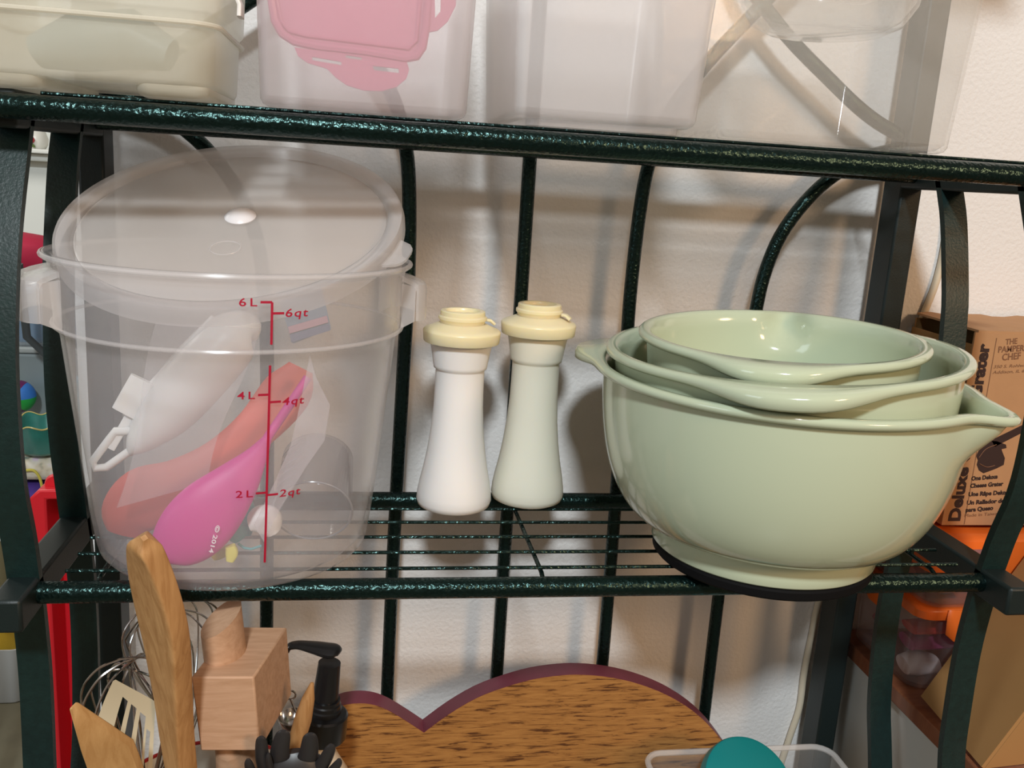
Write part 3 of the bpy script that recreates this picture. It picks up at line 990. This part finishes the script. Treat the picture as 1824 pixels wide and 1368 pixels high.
obj('head', MB().prism(outl, holes, lambda x, y: PY(x, y, ty(x, y)), lambda x, y: PY(x, y, ty(x, y)+.003)), m_cream, t, 30)
h0 = PY(228, 1440, -.0285)
obj('handle', MB().sweep([h0+Vector((0, 0, .006)), h0.lerp(Vector((-.118, -.004, BZ+.014)), .5), Vector((-.118, -.004, BZ+.014))], .007, .004), m_cream, t)
# balloon whisks
def whisk(label, top, ctr, hw, Y0, base, nw, spin, lean):
    """top / ctr pixels: crown of the wires and widest point"""
    t = thing('whisk', (base[0], base[1], BZ+.006), label, 'whisk', 'balloon whisks among the utensils')
    T = PY(*top, Y0)
    Bp = Vector(base)
    ax_ = (T-Bp)
    Lw = ax_.length
    ax_.normalize()
    e1 = ax_.cross(Vector((0, 1, 0))).normalized()
    e2 = ax_.cross(e1)
    rmax = px(hw, Y0)
    neck = Lw-.115
    for k in range(nw):
        a = math.pi*k/nw+spin
        d = e1*math.cos(a)+e2*math.sin(a)
        pr = [(.0035, 0), (.008, .012), (.018, .036), (.026, .060), (.030, .080), (.0285, .096), (.019, .109), (.008, .1142), (0, .115)]
        sc = rmax/.030
        dz = -.0016*k
        loop = [Bp+ax_*(neck+z+(dz if z > .09 else 0))+d*(r*sc) for r, z in pr]+[Bp+ax_*(neck+z+(dz if z > .09 else 0))-d*(r*sc) for r, z in reversed(pr[:-1])]
        obj('wire', MB().tube(cat_rom(loop, 5), .00085, 6), m_steel, t)
    obj('handle', MB().tube([Bp+ax_*(neck*f) for f in (0, .02, .5, .97, 1.02)], [.004, .006, .0055, .005, .004], 14), m_steel, t)
whisk('steel balloon whisk standing behind the tall bamboo spatula', (300, 1066), (305, 1130), 84, .112, (-.112, .098, BZ+.0065), 7, .35, 0)
whisk('steel balloon whisk leaning left behind the cream slotted turner', (232, 1172), (240, 1240), 88, .004, (-.135, .024, BZ+.014), 7, .1, 0)
# wooden mallet
t = thing('wooden_mallet', (-.085, .02, BZ+.006), 'pale wooden mallet with block head, handle end poking out on top', 'mallet')
YM = -.030
Bx = [PY(340, 1206, YM), PY(452, 1206, YM), PY(463, 1338, YM), PY(357, 1338, YM)]
bk = PY(511, 1117, YM+.068)-Bx[1]
obj('head', MB().loft([Bx, [p+bk for p in Bx]]), m_maple, t, 30, bevel=.0012)
hx = (Bx[0]+Bx[1])*.5+bk*.45+Vector((-.0095, 0, 0))
dn = (Bx[3]-Bx[0]).normalized()
hp = [hx-dn*.026, hx-dn*.0, hx+dn*.07, Vector((-.072, -.012, BZ+.022))]
rings = []
for i, q in enumerate(hp):
    rg = []
    for k in range(20):
        a = 2*math.pi*k/20
        dx, dy = .0125*math.cos(a), .0175*math.sin(a)
        z = 0
        if i == 0:
            z = .0055*(dx/.0125)+.0045*(dy/.0175)
        rg.append(q+Vector((dx+dy*.2, dy, 0))-dn*z)
    rings.append(rg)
obj('handle', MB().loft(rings), m_maple, t, 30)
# thin wooden spoon seen edge on
tag(obj('wooden_spoon', MB().sweep([PY(556, 1216, .0), PY(549, 1245, .0), PY(540, 1280, .002), PY(528, 1320, .004), PY(520, 1368, .008), Vector((-.046, .012, -.25)), Vector((-.056, .012, BZ+.014))], [.0012, .0045, .0062, .006, .0045, .004, .004], [.0008, .004, .006, .0055, .004, .004, .004], roll=10), m_wood1, loc=(-.075, .01, BZ+.006)), 'thin wooden spoon seen edge on beside the black pump', 'spoon')
# metal measuring spoon with red handle
t = thing('measuring_spoon', (-.07, .035, BZ+.006), 'shiny steel measuring spoon with ring between the mallet and the pump', 'spoon')
YS = .045
cc_ = PY(524, 1276, YS)
obj('cup', MB().lathe([(0, -.011), (.006, -.010), (.0105, -.006), (.0125, 0), (.0115, 0), (.0095, -.0055), (.005, -.009), (0, -.0098)], 24, cc_), m_steel, t)
rc = PY(518, 1238, YS)
obj('ring', MB().tube([rc+Vector((.0035*math.cos(a*math.pi/8), 0, .0035*math.sin(a*math.pi/8))) for a in range(16)], .0008, 6, True), m_steel, t)
obj('shank', MB().tube([rc-Vector((0, 0, .0035)), cc_+Vector((.001, 0, .004)), cc_+Vector((.0115, 0, 0))], .001, 6), m_steel, t)
obj('handle', MB().tube([cc_+Vector((-.011, .002, 0)), cc_+Vector((-.024, .004, .0005)), Vector((-.068, .046, -.22)), Vector((-.068, .040, BZ+.012))], .0017, 8), m_redline, t)
# pasta fork
t = thing('pasta_fork', (-.07, -.01, BZ+.006), 'dark grey pasta fork with upright tines at the bottom edge', 'fork')
YF = -.03
fc = PY(522, 1392, YF)
obj('head', MB().sweep([PY(520, 1338, YF), PY(522, 1352, YF), PY(523, 1390, YF), PY(520, 1415, YF+.006)], [.008, .0185, .022, .008], [.003, .008, .011, .006], n=18), m_nylon, t)
for tip, root, hw in (((442, 1352), (462, 1400), 7), ((465, 1312), (478, 1385), 9), ((505, 1301), (500, 1370), 12), ((553, 1306), (540, 1370), 12), ((590, 1326), (560, 1380), 9), ((604, 1352), (570, 1395), 7), ((478, 1342), (492, 1395), 5)):
    ctr_ = ((tip[0]*.45+root[0]*.55)+(4 if tip[0] > 522 else -4), tip[1]*.45+root[1]*.55)
    obj('tine', sweep_px([tip, (tip[0]*.85+ctr_[0]*.15, tip[1]+8), ctr_, root], [hw*.5, hw*1.15, hw*1.5, hw*1.7], [YF-.012, YF-.011, YF-.006, YF+.001], [.0008, .0016, .0022, .003]), m_nylon, t)
obj('handle', MB().tube([PY(521, 1412, YF+.006), Vector((-.054, -.028, -.25)), Vector((-.060, -.030, BZ+.014))], .005, 10), m_nylon, t)
# pump bottle
pb_top, pb_bot = PY(588, 1172, .092), PY(572, 1310, .092)
pa = (pb_bot-pb_top).normalized()
base_c = pb_bot+pa*((pb_bot.z-BZ-.004)/-pa.z)
t = thing('pump_bottle', (base_c.x, base_c.y, BZ), 'cream bottle with black lotion pump standing before the cutting board', 'bottle')
qm = Matrix.Translation(pb_bot) @ Vector((0, 0, 1)).rotation_difference(-pa).to_matrix().to_4x4()
def pm(mb):
    mb.v = [qm @ v for v in mb.v]
    return mb
hb = (base_c-pb_bot).length
obj('body', pm(MB().lathe([(0, -hb+.002), (.026, -hb+.002), (.028, -hb+.006), (.028, -.045), (.026, -.034), (.017, -.02), (.0125, -.012), (.0125, 0), (0, 0)], 36)), M('cream_bottle_plastic', (.72, .60, .45), .4), t, 40)
obj('cap', pm(MB().lathe([(0, 0), (.0195, 0), (.0200, .001), (.0195, .020), (.0180, .0215), (.0140, .0225), (.0140, .026), (.0128, .027), (.0128, .030), (.0118, .031), (.0118, .034), (0, .034)], 36)), m_blk, t, 30)
ht = (pb_top-pb_bot).length
obj('stem', pm(MB().lathe([(0, .03), (.0105, .03), (.0088, ht-.004), (0, ht-.004)], 24)), m_blk, t, 30)
obj('nozzle', sweep_px([(605, 1163), (598, 1160), (580, 1158), (555, 1153), (530, 1149), (516, 1152), (511, 1160)], [5, 9, 10, 7.5, 5.5, 5, 5], [.090, .091, .092, .090, .087, .085, .084], [.005, .009, .010, .008, .0055, .005, .004]), m_blk, t)
# clear tub with the teal lid
t = thing('clear_tub', (.325, .03, BZ), 'shallow clear plastic tub with white rim at the bottom edge under the bowls', 'tub')
a_, b_, = PZ(1142, 1340, -.225), PZ(1482, 1335, -.225)
m_tub5 = plastic('clear_tub_plastic', (.85, .84, .83), .10, .12, .45, .9)
TX0, TX1, TY1 = a_.x, b_.x, a_.y
obj('body', rbox(TX0+.003, TX1-.003, TY1-.115, TY1-.003, BZ, -.2262, 0, .014, .0016), m_tub5, t, 50)
mb = MB()
mb.tube(ring_rr(TX0+.0015, TX1-.0015, TY1-.1165, TY1-.0015, .016, -.2255), .0026, 8, True)
obj('rim', mb, plastic('milky_rim', (.95, .92, .90), .45, .25, .4, .8), t)
lc = PY(1332, 1402, TY1-.045)
q2 = Matrix.Translation(lc) @ Matrix.Rotation(R(9), 4, 'Y') @ Matrix.Rotation(R(38), 4, 'X')
lm = MB().lathe([(0, .006), (.0385, .006), (.0412, .0045), (.042, .002), (.042, -.006), (.0405, -.006), (.0400, .0015), (0, .0030)], 56)
lm.v = [q2 @ v for v in lm.v]
tag(obj('jar_lid', lm, M('teal_plastic', (.004, .20, .205), .38), loc=lc), 'round teal plastic lid propped up in the shallow clear tub', 'lid')

# ================================================================ right of the rack: cupboard with boxes
m_card = M('kraft_cardboard', (.46, .245, .115), .8, var=(60, .08), bump=(500, .2, .0003))
m_card2 = M('tan_cardboard', (.36, .185, .062), .8, var=(30, .07))
m_ink = M('brown_black_print', (.030, .012, .010), .7)
m_ink2 = M('faded_brown_print', (.20, .085, .04), .7)
m_orange = M('orange_plastic', (.85, .155, .02), .35)
m_clear = plastic('clear_food_box_plastic', (.80, .72, .72), .09, .1, .45, .8)
m_lacq = M('white_lacquer', (.60, .59, .55), .45)
CXL = .4972
cu = thing('cupboard', (.70, .1, -1.12), 'white cupboard with reddish brown wooden top right of the rack', 'cupboard')
obj('body', MB().box((CXL+.004, -.035, -1.1195), (.95, .232, -.190)), m_lacq, cu, 0)
obj('top', MB().box((CXL, -.04, -.190), (.955, .233, -.174)), wood('red_brown_wood', (.20, .062, .028), (.30, .11, .05), scl=(1, 7, 1), scale=16, rough=.4), cu, 0, bevel=.0015)
def food_box(label, x0, x1, y0, y1, z0, z1, lid_h, clips):
    t = thing('food_box', ((x0+x1)/2, (y0+y1)/2, z0), label, 'food box', 'orange lidded food boxes')
    obj('body', rbox(x0+.003, x1-.003, y0+.003, y1-.003, z0, z1-.002, .001, .014, .0016), m_clear, t, 50)
    rings = [ring_rr(x0-e, x1+e, y0-e, y1+e, .016, z) for z, e in ((z1-lid_h, -.001), (z1-lid_h, .002), (z1-lid_h*.35, .003), (z1-.002, .002), (z1, -.002))]
    rings += [ring_rr(x0+.012, x1-.012, y0+.012, y1-.012, .012, z1), ring_rr(x0+.013, x1-.013, y0+.013, y1-.013, .012, z1-.003)]
    obj('lid', MB().loft(rings), m_orange, t, 40)
    for kind_, p in clips:
        if kind_ == 'f':
            obj('clip', MB().sweep([(p, y0-.0035, z1-.001), (p, y0-.006, z1-lid_h*.6), (p, y0-.006, z1-lid_h-.012), (p, y0-.0045, z1-lid_h-.019)], [.020, .022, .021, .012], .0018, nrm=(0, 1, 0), p=4), m_orange, t, 50)
        else:
            obj('clip', MB().sweep([(x0-.0030, p, z1-.001), (x0-.0045, p, z1-lid_h*.6), (x0-.0045, p, z1-lid_h-.010), (x0-.0035, p, z1-lid_h-.016)], [.018, .020, .019, .012], .0014, nrm=(1, 0, 0), p=4), m_orange, t, 50)
    return t
fb = food_box('clear food box with orange lid, standing on the cupboard behind the rack side', .5040, .64, .112, .226, -.1738, -.0885, .012, [('f', .5480), ('s', .178)])
fb2 = food_box('clear food box with orange lid directly under the cheese grater carton', .5025, .65, .104, .228, -.0880, -.0190, .034, [])
obj('label_patch', MB().box((.5310, .1002, -.0330), (.566, .1008, -.0275)), M('mauve_sticker', (.30, .13, .13), .6), fb2, 0)
m_cl1 = M('white_cloth', (.70, .60, .60), .9)
for nm, lab, c0, hw_, th_, col_ in (
        ('doily', 'crumpled white cloth in the lower orange lidded box', [(.513, .138, -.1605), (.527, .138, -.1585), (.545, .138, -.160)], [.008, .0125, .008], .012, m_cl1),
        ('pink_cloth', 'folded magenta cloth in the lower orange lidded box', [(.514, .140, -.1370), (.54, .14, -.1360), (.575, .145, -.1370)], [.006, .0075, .006], .014, M('magenta_cloth', (.34, .05, .16), .8)),
        ('red_cloth', 'folded bright red cloth on the magenta one in the lower orange lidded box', [(.514, .140, -.1225), (.54, .14, -.1220), (.575, .145, -.1225)], [.004, .0052, .004], .013, M('red_cloth_dye', (.50, .035, .03), .8)),
        ('red_ball', 'small red ball at the left in the lower orange lidded box', [(.512, .185, -.141), (.518, .185, -.139), (.524, .185, -.141)], [.004, .012, .004], .012, M('red_rubber', (.35, .03, .025), .6)),
        ('navy_pouch', 'dark navy pouch in the upper orange lidded box', [(.515, .125, -.072), (.53, .125, -.069), (.548, .125, -.072)], [.005, .013, .005], .01, M('navy_cloth', (.05, .05, .10), .8)),
        ('rose_cloth', 'rose coloured cloth filling the upper orange lidded box', [(.514, .17, -.072), (.55, .17, -.071), (.62, .17, -.072)], [.009, .013, .009], .03, M('rose_cloth_dye', (.40, .14, .12), .85))):
    tag(obj(nm, MB().sweep(cat_rom(c0, 4), [lerp_tab([(0, hw_[0]), (.5, hw_[1]), (1, hw_[2])], i/8) for i in range(9)], th_), col_, loc=c0[1]), lab, nm.split('_')[-1] if '_' in nm else nm)
# carton with printed front
GX0, GX1, GY0, GY1, GZ0, GZ1 = .5237, .66, .1328, .226, -.0175, .1602
gb = thing('carton', (.59, .18, GZ0), 'printed brown cheese grater carton standing on the orange lid', 'carton')
obj('front_panel', MB().box((GX0, GY0, GZ0), (GX1, GY0+.002, GZ1)), m_card, gb, 0)
obj('side_panel', MB().box((GX0, GY0+.0022, GZ0), (GX0+.002, GY1, GZ1-.011)), m_card2, gb, 0)
obj('back_panel', MB().box((GX0+.0022, GY1-.002, GZ0), (GX1, GY1, GZ1-.002)), m_card2, gb, 0)
obj('side_panel', MB().box((GX1-.002, GY0+.0022, GZ0), (GX1, GY1-.0022, GZ1-.002)), m_card2, gb, 0)
obj('bottom_panel', MB().box((GX0+.0022, GY0+.0022, GZ0), (GX1-.0022, GY1-.0022, GZ0+.002)), m_card2, gb, 0)
nf = 10
rg = []
for i in range(nf+1):
    x = GX0+.003+(GX1-GX0-.003)*i/nf
    wv = .0012*math.sin(i*1.7)
    rg.append([Vector((x, GY0+.0004, GZ1)), Vector((x, GY1, GZ1+.001+wv)), Vector((x, GY1, GZ1+.003+wv)), Vector((x, GY0+.0004, GZ1+.002))])
obj('top_flap', MB().loft(rg), m_card, gb, 20)
YT = GY0-.0003
def flat_text(s_, p0, p1, hpx, m=m_ink, bold=.03, shear=0, sp=1, nm='lettering'):
    uv, fs = text_verts(s_, bold, shear, sp)
    A, B = PY(*p0, YT), PY(*p1, YT)
    ax_ = B-A
    up_ = Vector((-ax_.z, 0, ax_.x)).normalized()*px(hpx, YT)
    obj(nm, MB().add([A+ax_*u+up_*v for u, v in uv], fs), m, gb, 0)
flat_text('Deluxe Cheese Grater', (1709, 928), (1763, 612), 24, bold=.045)
flat_text('One Deluxe', (1730, 856), (1777, 852), 8.5, bold=.05)
flat_text('Cheese Grater', (1728, 869), (1787, 865), 8.5, bold=.05)
flat_text('Une R\u00e2pe Deluxe', (1725, 884), (1799, 880), 8.5, bold=.05)
flat_text('Un Rallador de', (1722, 899), (1789, 895), 8.5, bold=.05)
flat_text('para Queso', (1720, 912), (1769, 908), 8.5, bold=.05)
flat_text('Made in Taiwan', (1718, 921), (1781, 917), 6.5, m_ink2, .0)
flat_text('THE', (1791, 614), (1812, 612), 11, m_ink2, .02)
flat_text('PAMPERED', (1778, 628), (1840, 624), 12, m_ink2, .02)
flat_text('CHEF', (1785, 642), (1818, 639), 13, m_ink2, .02)
flat_text('350 S. Rohlwing Rd.', (1770, 656), (1850, 652), 6, m_ink2, .0, .2)
flat_text('Addison, IL 60101', (1768, 666), (1845, 662), 6, m_ink2, .0, .2)
for a_, b_ in (((1775, 602), (1717, 934)),):
    A, B = PY(*a_, YT), PY(*b_, YT)
    obj('printed_line', MB().add([A, A+Vector((.0006, 0, 0)), B+Vector((.0006, 0, 0)), B], [(0, 1, 2, 3)]), m_ink2, gb, 0)
def ink_shape(pts, m=m_ink, dy=0, nm='printed_grater'):
    P2 = [PY(x, y, YT-dy) for x, y in pts]
    obj(nm, MB().prism([(p.x, p.z) for p in P2], [], lambda x, y: Vector((x, YT-dy, y)), lambda x, y: Vector((x, YT-dy+.0002, y))), m, gb, 0)
ink_shape([(1766, 784), (1832, 752), (1834, 764), (1772, 796)])
ink_shape([(1748, 794), (1760, 785), (1776, 786), (1792, 792), (1793, 798), (1784, 800), (1786, 806), (1790, 816), (1788, 828), (1776, 834), (1766, 838), (1752, 843), (1744, 838), (1740, 828), (1742, 820), (1739, 812)])
def arc(pts):
    P2 = path(pts, YT-.0003)
    obj('printed_detail', MB().tube(P2, .00035, 5), m_ink2, gb)
arc(cat_rom([Vector((1744, 815, 0)), Vector((1756, 800, 0)), Vector((1775, 792, 0))], 4))
arc(cat_rom([Vector((1745, 826, 0)), Vector((1758, 832, 0)), Vector((1772, 829, 0))], 4))
# leaning cardboard flap
A_ = PZ(1640, 1240, -.1695)
B_ = PZ(1748, 1366, -.1695)
U_ = (PY(1722, 1130, A_.y-.002)-A_)*3.6
fl = thing('cardboard_box', (A_+B_)/2, 'tilted tan cardboard box on the cupboard, lower right beside the rack', 'box')
def slab(q, nrm):
    return MB().loft([list(q), [p+nrm for p in q]])
X_ = Vector((.3, 0, .02))
nl = U_.cross(A_-B_).normalized()*.003
nl = nl if nl.x > 0 else -nl
obj('side_panel', slab([A_, B_, B_+U_, A_+U_], nl), m_card2, fl, 0)
obj('front_panel', slab([B_+nl*1.1, B_+X_, B_+X_+U_, B_+U_+nl*1.1], Vector((0, .003, 0))), m_card2, fl, 0)
# white cord along the wall
cord = cat_rom([PY(1692, 300, .2312), PY(1685, 420, .2312), PY(1668, 500, .2312), PY(1640, 575, .2312), PY(1600, 700, .2312), PY(1520, 900, .2312), PY(1462, 1060, .2312), PY(1446, 1130, .2312), PY(1432, 1200, .2312), PY(1424, 1260, .2312), PY(1405, 1318, .2312), PY(1380, 1400, .2312), PY(1370, 1480, .2312)], 5)
tag(obj('power_cord', MB().tube(cord, .0034, 10), M('off_white_cord', (.66, .57, .43), .5), loc=cord[-1]), 'off white power cord hanging along the wall behind the rack', 'cord')

# ================================================================ left of the rack
m_red = M('red_plastic', (.62, .012, .022), .4)
t = thing('step_stool', (-.30, .33, -1.1195), 'red plastic folding stool standing left of the rack', 'stool')
SX0, SX1 = -.3075, -.245
fr_out = [(SX0, -1.118), (SX0, -.058), (SX0+.008, -.05), (SX1-.012, -.049), (SX1, -.056), (SX1, -1.118)]
hole = [(-.2932, -.0595), (-.252, -.0585), (-.252, -1.05), (-.2932, -1.05)]
obj('frame', MB().prism(fr_out, [hole], lambda x, y: Vector((x, .300, y)), lambda x, y: Vector((x, .345, y))), m_red, t, 30, bevel=.002)
obj('recess_panel', MB().box((-.2945, .338, -1.051), (-.2505, .344, -.0565)), m_red, t, 0)
g = obj('grip', MB().lathe([(0, -.004), (.009, -.004), (.0105, 0), (.009, .004), (0, .004)], 24, (0, 0, 0)), m_red, t)
for v in g.data.vertices:
    p = v.co+anc(t)
    p = Matrix.Rotation(R(90), 3, 'X') @ p
    v.co = p+Vector((-.288, .315, -.049))-anc(t)
g.data.update()
# small table with a heap of things
TT = -.315
t = thing('side_table', (-.56, 1.02, -1.1195), 'low white side table behind the red stool', 'table')
obj('table_top', MB().box((-.78, .85, TT-.02), (-.36, 1.25, TT)), m_wall2, t, 0, bevel=.003)
for x in (-.75, -.39):
    for y in (.88, 1.22):
        obj('leg', MB().box((x-.015, y-.015, -1.1195), (x+.015, y+.015, TT-.02)), m_wall2, t, 0)
t = thing('cloth_bag', (-.545, .95, TT), 'purple cloth bag with yellow trim under the floral cushion', 'bag')
obj('body', MB().sweep(cat_rom([(-.64, .95, TT+.027), (-.55, .95, TT+.027), (-.46, .95, TT+.027)], 4), .0265, .05, nrm=(0, 1, 0), p=3), M('purple_cloth', (.055, .022, .19), .8, var=(25, .7)), t)
obj('trim', MB().tube(cat_rom([PY(46, 838, .897), PY(60, 838, .897), PY(70, 850, .897), PY(75, 868, .897), PY(77, 880, .897)], 4), .0022, 8), M('yellow_trim', (.5, .42, .06), .7), t)
def floral():
    m, N, L, b = base_mat('floral_print_cloth')
    tc = N.new('ShaderNodeTexCoord')
    v = N.new('ShaderNodeTexNoise')
    v.inputs['Scale'].default_value = 42
    v.inputs['Detail'].default_value = 2
    L.new(tc.outputs['Object'], v.inputs['Vector'])
    rp = N.new('ShaderNodeValToRGB')
    e = rp.color_ramp.elements
    e[0].position, e[0].color = .36, (.13, .17, .14, 1)
    e[1].position, e[1].color = .46, (.55, .48, .36, 1)
    x = e.new(.58)
    x.color = (.62, .58, .50, 1)
    x = e.new(.64)
    x.color = (.62, .50, .58, 1)
    L.new(v.outputs['Fac'], rp.inputs[0])
    L.new(rp.outputs[0], b.inputs['Base Color'])
    b.inputs['Roughness'].default_value = .9
    return m
tag(obj('floral_cushion', MB().sweep(cat_rom([(-.65, .95, TT+.0785), (-.55, .95, TT+.0785), (-.45, .95, TT+.0785)], 4), .024, .05, nrm=(0, 1, 0), p=2.6), floral(), loc=(-.55, .95, TT+.055)), 'cream floral cushion lying under the teal scalloped dish', 'cushion')
def scal(v, th_, i):
    if i in (3, 4, 5, 6):
        r = math.hypot(v.x, v.y)
        k = 1+.06*math.cos(8*th_)
        v.x *= k
        v.y *= k
        v.z += .003*math.cos(8*th_+.5)
    return v
dc = (-.5015, .93, TT+.1035)
t = thing('scalloped_dish', dc, 'teal scalloped dish with gold rim on the floral cushion', 'dish')
obj('body', MB().lathe([(0, 0), (.030, 0), (.037, .006), (.048, .048), (.0490, .050), (.0475, .050), (.046, .048), (.034, .009), (0, .006)], 96, dc, scal), M('teal_glaze', (.02, .17, .14), .3, var=(40, .5)), t, 60)
obj('gold_rim', MB().tube([(dc[0]+.0488*(1+.06*math.cos(8*a*math.pi/48))*math.cos(a*math.pi/48), dc[1]+.0488*(1+.06*math.cos(8*a*math.pi/48))*math.sin(a*math.pi/48), dc[2]+.0505+.003*math.cos(8*a*math.pi/48+.5)) for a in range(96)], .0012, 6, True), M('gold_glaze', (.55, .45, .15), .35), t)
cp = (-.487, 1.05, TT+.0004)
tag(obj('tall_cup', MB().lathe([(0, 0), (.026, 0), (.030, .004), (.040, .150), (.042, .186), (.0425, .190), (.041, .190), (.038, .15), (.028, .01), (0, .008)], 40, cp), M('pale_blue_glaze', (.30, .50, .60), .25, var=(20, .3)), loc=cp), 'pale blue cup with white inside behind the teal dish', 'cup')
tag(obj('grey_stick', MB().tube([PY(33, 470, 1.0), PY(48, 600, 1.025), Vector((-.497, 1.05, TT+.20)), Vector((-.487, 1.05, TT+.018))], .0065, 12), M('grey_rubber', (.05, .06, .065), .6), loc=(-.485, 1.06, TT+.01)), 'dark grey stick standing in the pale blue cup', 'stick')
gbx = thing('grey_case', (-.54, 1.17, TT), 'grey plastic case under the clear blue tub', 'case')
obj('body', MB().box((-.68, 1.10, TT+.0004), (-.42, 1.24, -.088)), M('blue_grey_plastic', (.20, .24, .25), .35), gbx, 0, bevel=.006)
obj('lid', MB().box((-.684, 1.096, -.088), (-.416, 1.244, -.0775)), M('grey_lid_plastic', (.30, .33, .33), .3), gbx, 0, bevel=.003)
bt = thing('blue_tub', (-.55, 1.17, -.0773), 'clear plastic tub with blue contents on the grey case', 'tub')
obj('body', rbox(-.665, -.435, 1.105, 1.235, -.0773, .015, .004, .012, .002), plastic('blue_tinted_plastic', (.55, .63, .68), .35, .15, .4, .9), bt, 50)
obj('lid', MB().box((-.672, 1.098, .0152), (-.428, 1.242, .027)), M('pale_blue_lid', (.45, .56, .68), .3), bt, 0, bevel=.003)
tag(obj('blue_sponge', MB().box((-.60, 1.115, -.074), (-.46, 1.2, -.015)), M('sky_blue_sponge', (.04, .22, .48), .8), loc=(-.53, 1.15, -.074), smooth=0, bevel=.008), 'sky blue sponge inside the clear tub', 'sponge')
tag(obj('red_cloth', MB().sweep([PY(20, 470, 1.15), PY(44, 448, 1.15), PY(80, 452, 1.15), PY(120, 470, 1.15)], [.02, .036, .030, .02], [.03, .05, .05, .03], p=3), M('crimson_cloth', (.45, .012, .05), .8), loc=(-.55, 1.15, .03)), 'crimson folded cloth on the clear blue tub', 'cloth')
bl = PY(33, 706, 1.062)
t = thing('toy_ball', bl-Vector((0, 0, .03)), 'green, blue and purple ball beside the pale blue cup', 'ball')
cols = [M('green_vinyl', (.02, .34, .05), .5), M('blue_vinyl', (.04, .18, .55), .5), M('plum_vinyl', (.10, .008, .075), .5)]
for k in range(6):
    mb = MB()
    vs, fs = [], []
    for i in range(7):
        a = R(60*k+60*i/6)
        for j in range(13):
            b = R(-90+180*j/12)
            vs.append(bl+.028*Vector((math.cos(b)*math.cos(a), math.sin(b), math.cos(b)*math.sin(a))))
    fs = [(i*13+j, i*13+j+1, (i+1)*13+j+1, (i+1)*13+j) for i in range(6) for j in range(12)]
    obj('segment', mb.add(vs, fs), cols[(k+1) % 3], t, 60)
# white mantel with an ornament
MY = 2.0
mt = thing('mantel', (-1.0, MY, -1.1195), 'white mantel with moulded ledge far left behind the rack', 'mantel')
za, zb_ = PY(60, 287, MY).z, PY(60, 265, MY).z
obj('panel', MB().box((-1.6, MY+.05, -1.1195), (-.30, MY+.3, za)), m_wall2, mt, 0)
obj('ledge', MB().box((-1.62, MY-.02, za+.02), (-.28, MY+.31, zb_)), m_wall2, mt, 0, bevel=.003)
obj('moulding', MB().box((-1.61, MY+.005, za), (-.29, MY+.31, za+.0195)), m_wall2, mt, 0, bevel=.004)
oc = PY(65, 262, MY+.06)
oz = zb_+.0006
t = thing('strawberry_ornament', (oc.x, MY+.06, oz), 'white china ornament with a red strawberry on the mantel ledge', 'ornament')
obj('body', MB().lathe([(0, 0), (.022, 0), (.028, .010), (.030, .025), (.024, .042), (.012, .055), (.016, .07), (.014, .085), (0, .09)], 32, (oc.x, MY+.06, oz)), M('white_china', (.75, .74, .68), .3), t)
obj('strawberry', MB().lathe([(0, -.009), (.005, -.006), (.007, 0), (.004, .006), (0, .008)], 16, (oc.x, MY+.029, oz+.022)), M('strawberry_glaze', (.45, .02, .03), .3), t)
obj('leaf', MB().sweep([(oc.x-.005, MY+.031, oz+.012), (oc.x, MY+.028, oz+.008), (oc.x+.006, MY+.031, oz+.004)], [.002, .005, .002], .001), M('leaf_glaze', (.10, .16, .04), .4), t)
# waste bin on the floor
bx = PZ(40, 1245, -1.1195)
wb = thing('waste_bin', (bx.x-.16, bx.y+.10, -1.1195), 'pale grey bin on the floor at the far left edge', 'bin')
obj('body', rbox(bx.x-.32, bx.x+.01, bx.y-.02, bx.y+.22, -1.1195, -1.1195+.155, .012, .03, .004), M('pale_grey_plastic', (.55, .58, .60), .4), wb, 50)
yb_ = thing('snack_bag', (bx.x-.14, bx.y+.10, -1.113), 'yellow bag with a blue mark standing in the pale grey bin', 'bag')
obj('body', MB().sweep([(bx.x-.14, bx.y+.10, -1.112), (bx.x-.14, bx.y+.10, -1.0), (bx.x-.13, bx.y+.10, -.93), (bx.x-.13, bx.y+.10, -.88)], [.12, .125, .12, .09], [.05, .06, .045, .01]), M('yellow_film', (.75, .50, .05), .35), yb_)
obj('blue_mark', MB().box((bx.x-.11, bx.y+.048, -.93), (bx.x-.05, bx.y+.052, -.905)), M('blue_film', (.05, .08, .4), .35), yb_, 0)
tag(obj('ottoman', rbox(-1.9, -.95, 1.925, 2.035, -1.1195, -.62, .01, .04, .02), M('olive_fabric', (.26, .23, .13), .9), loc=(-1.4, 1.98, -1.1195)), 'olive fabric ottoman behind the pale grey bin', 'ottoman')
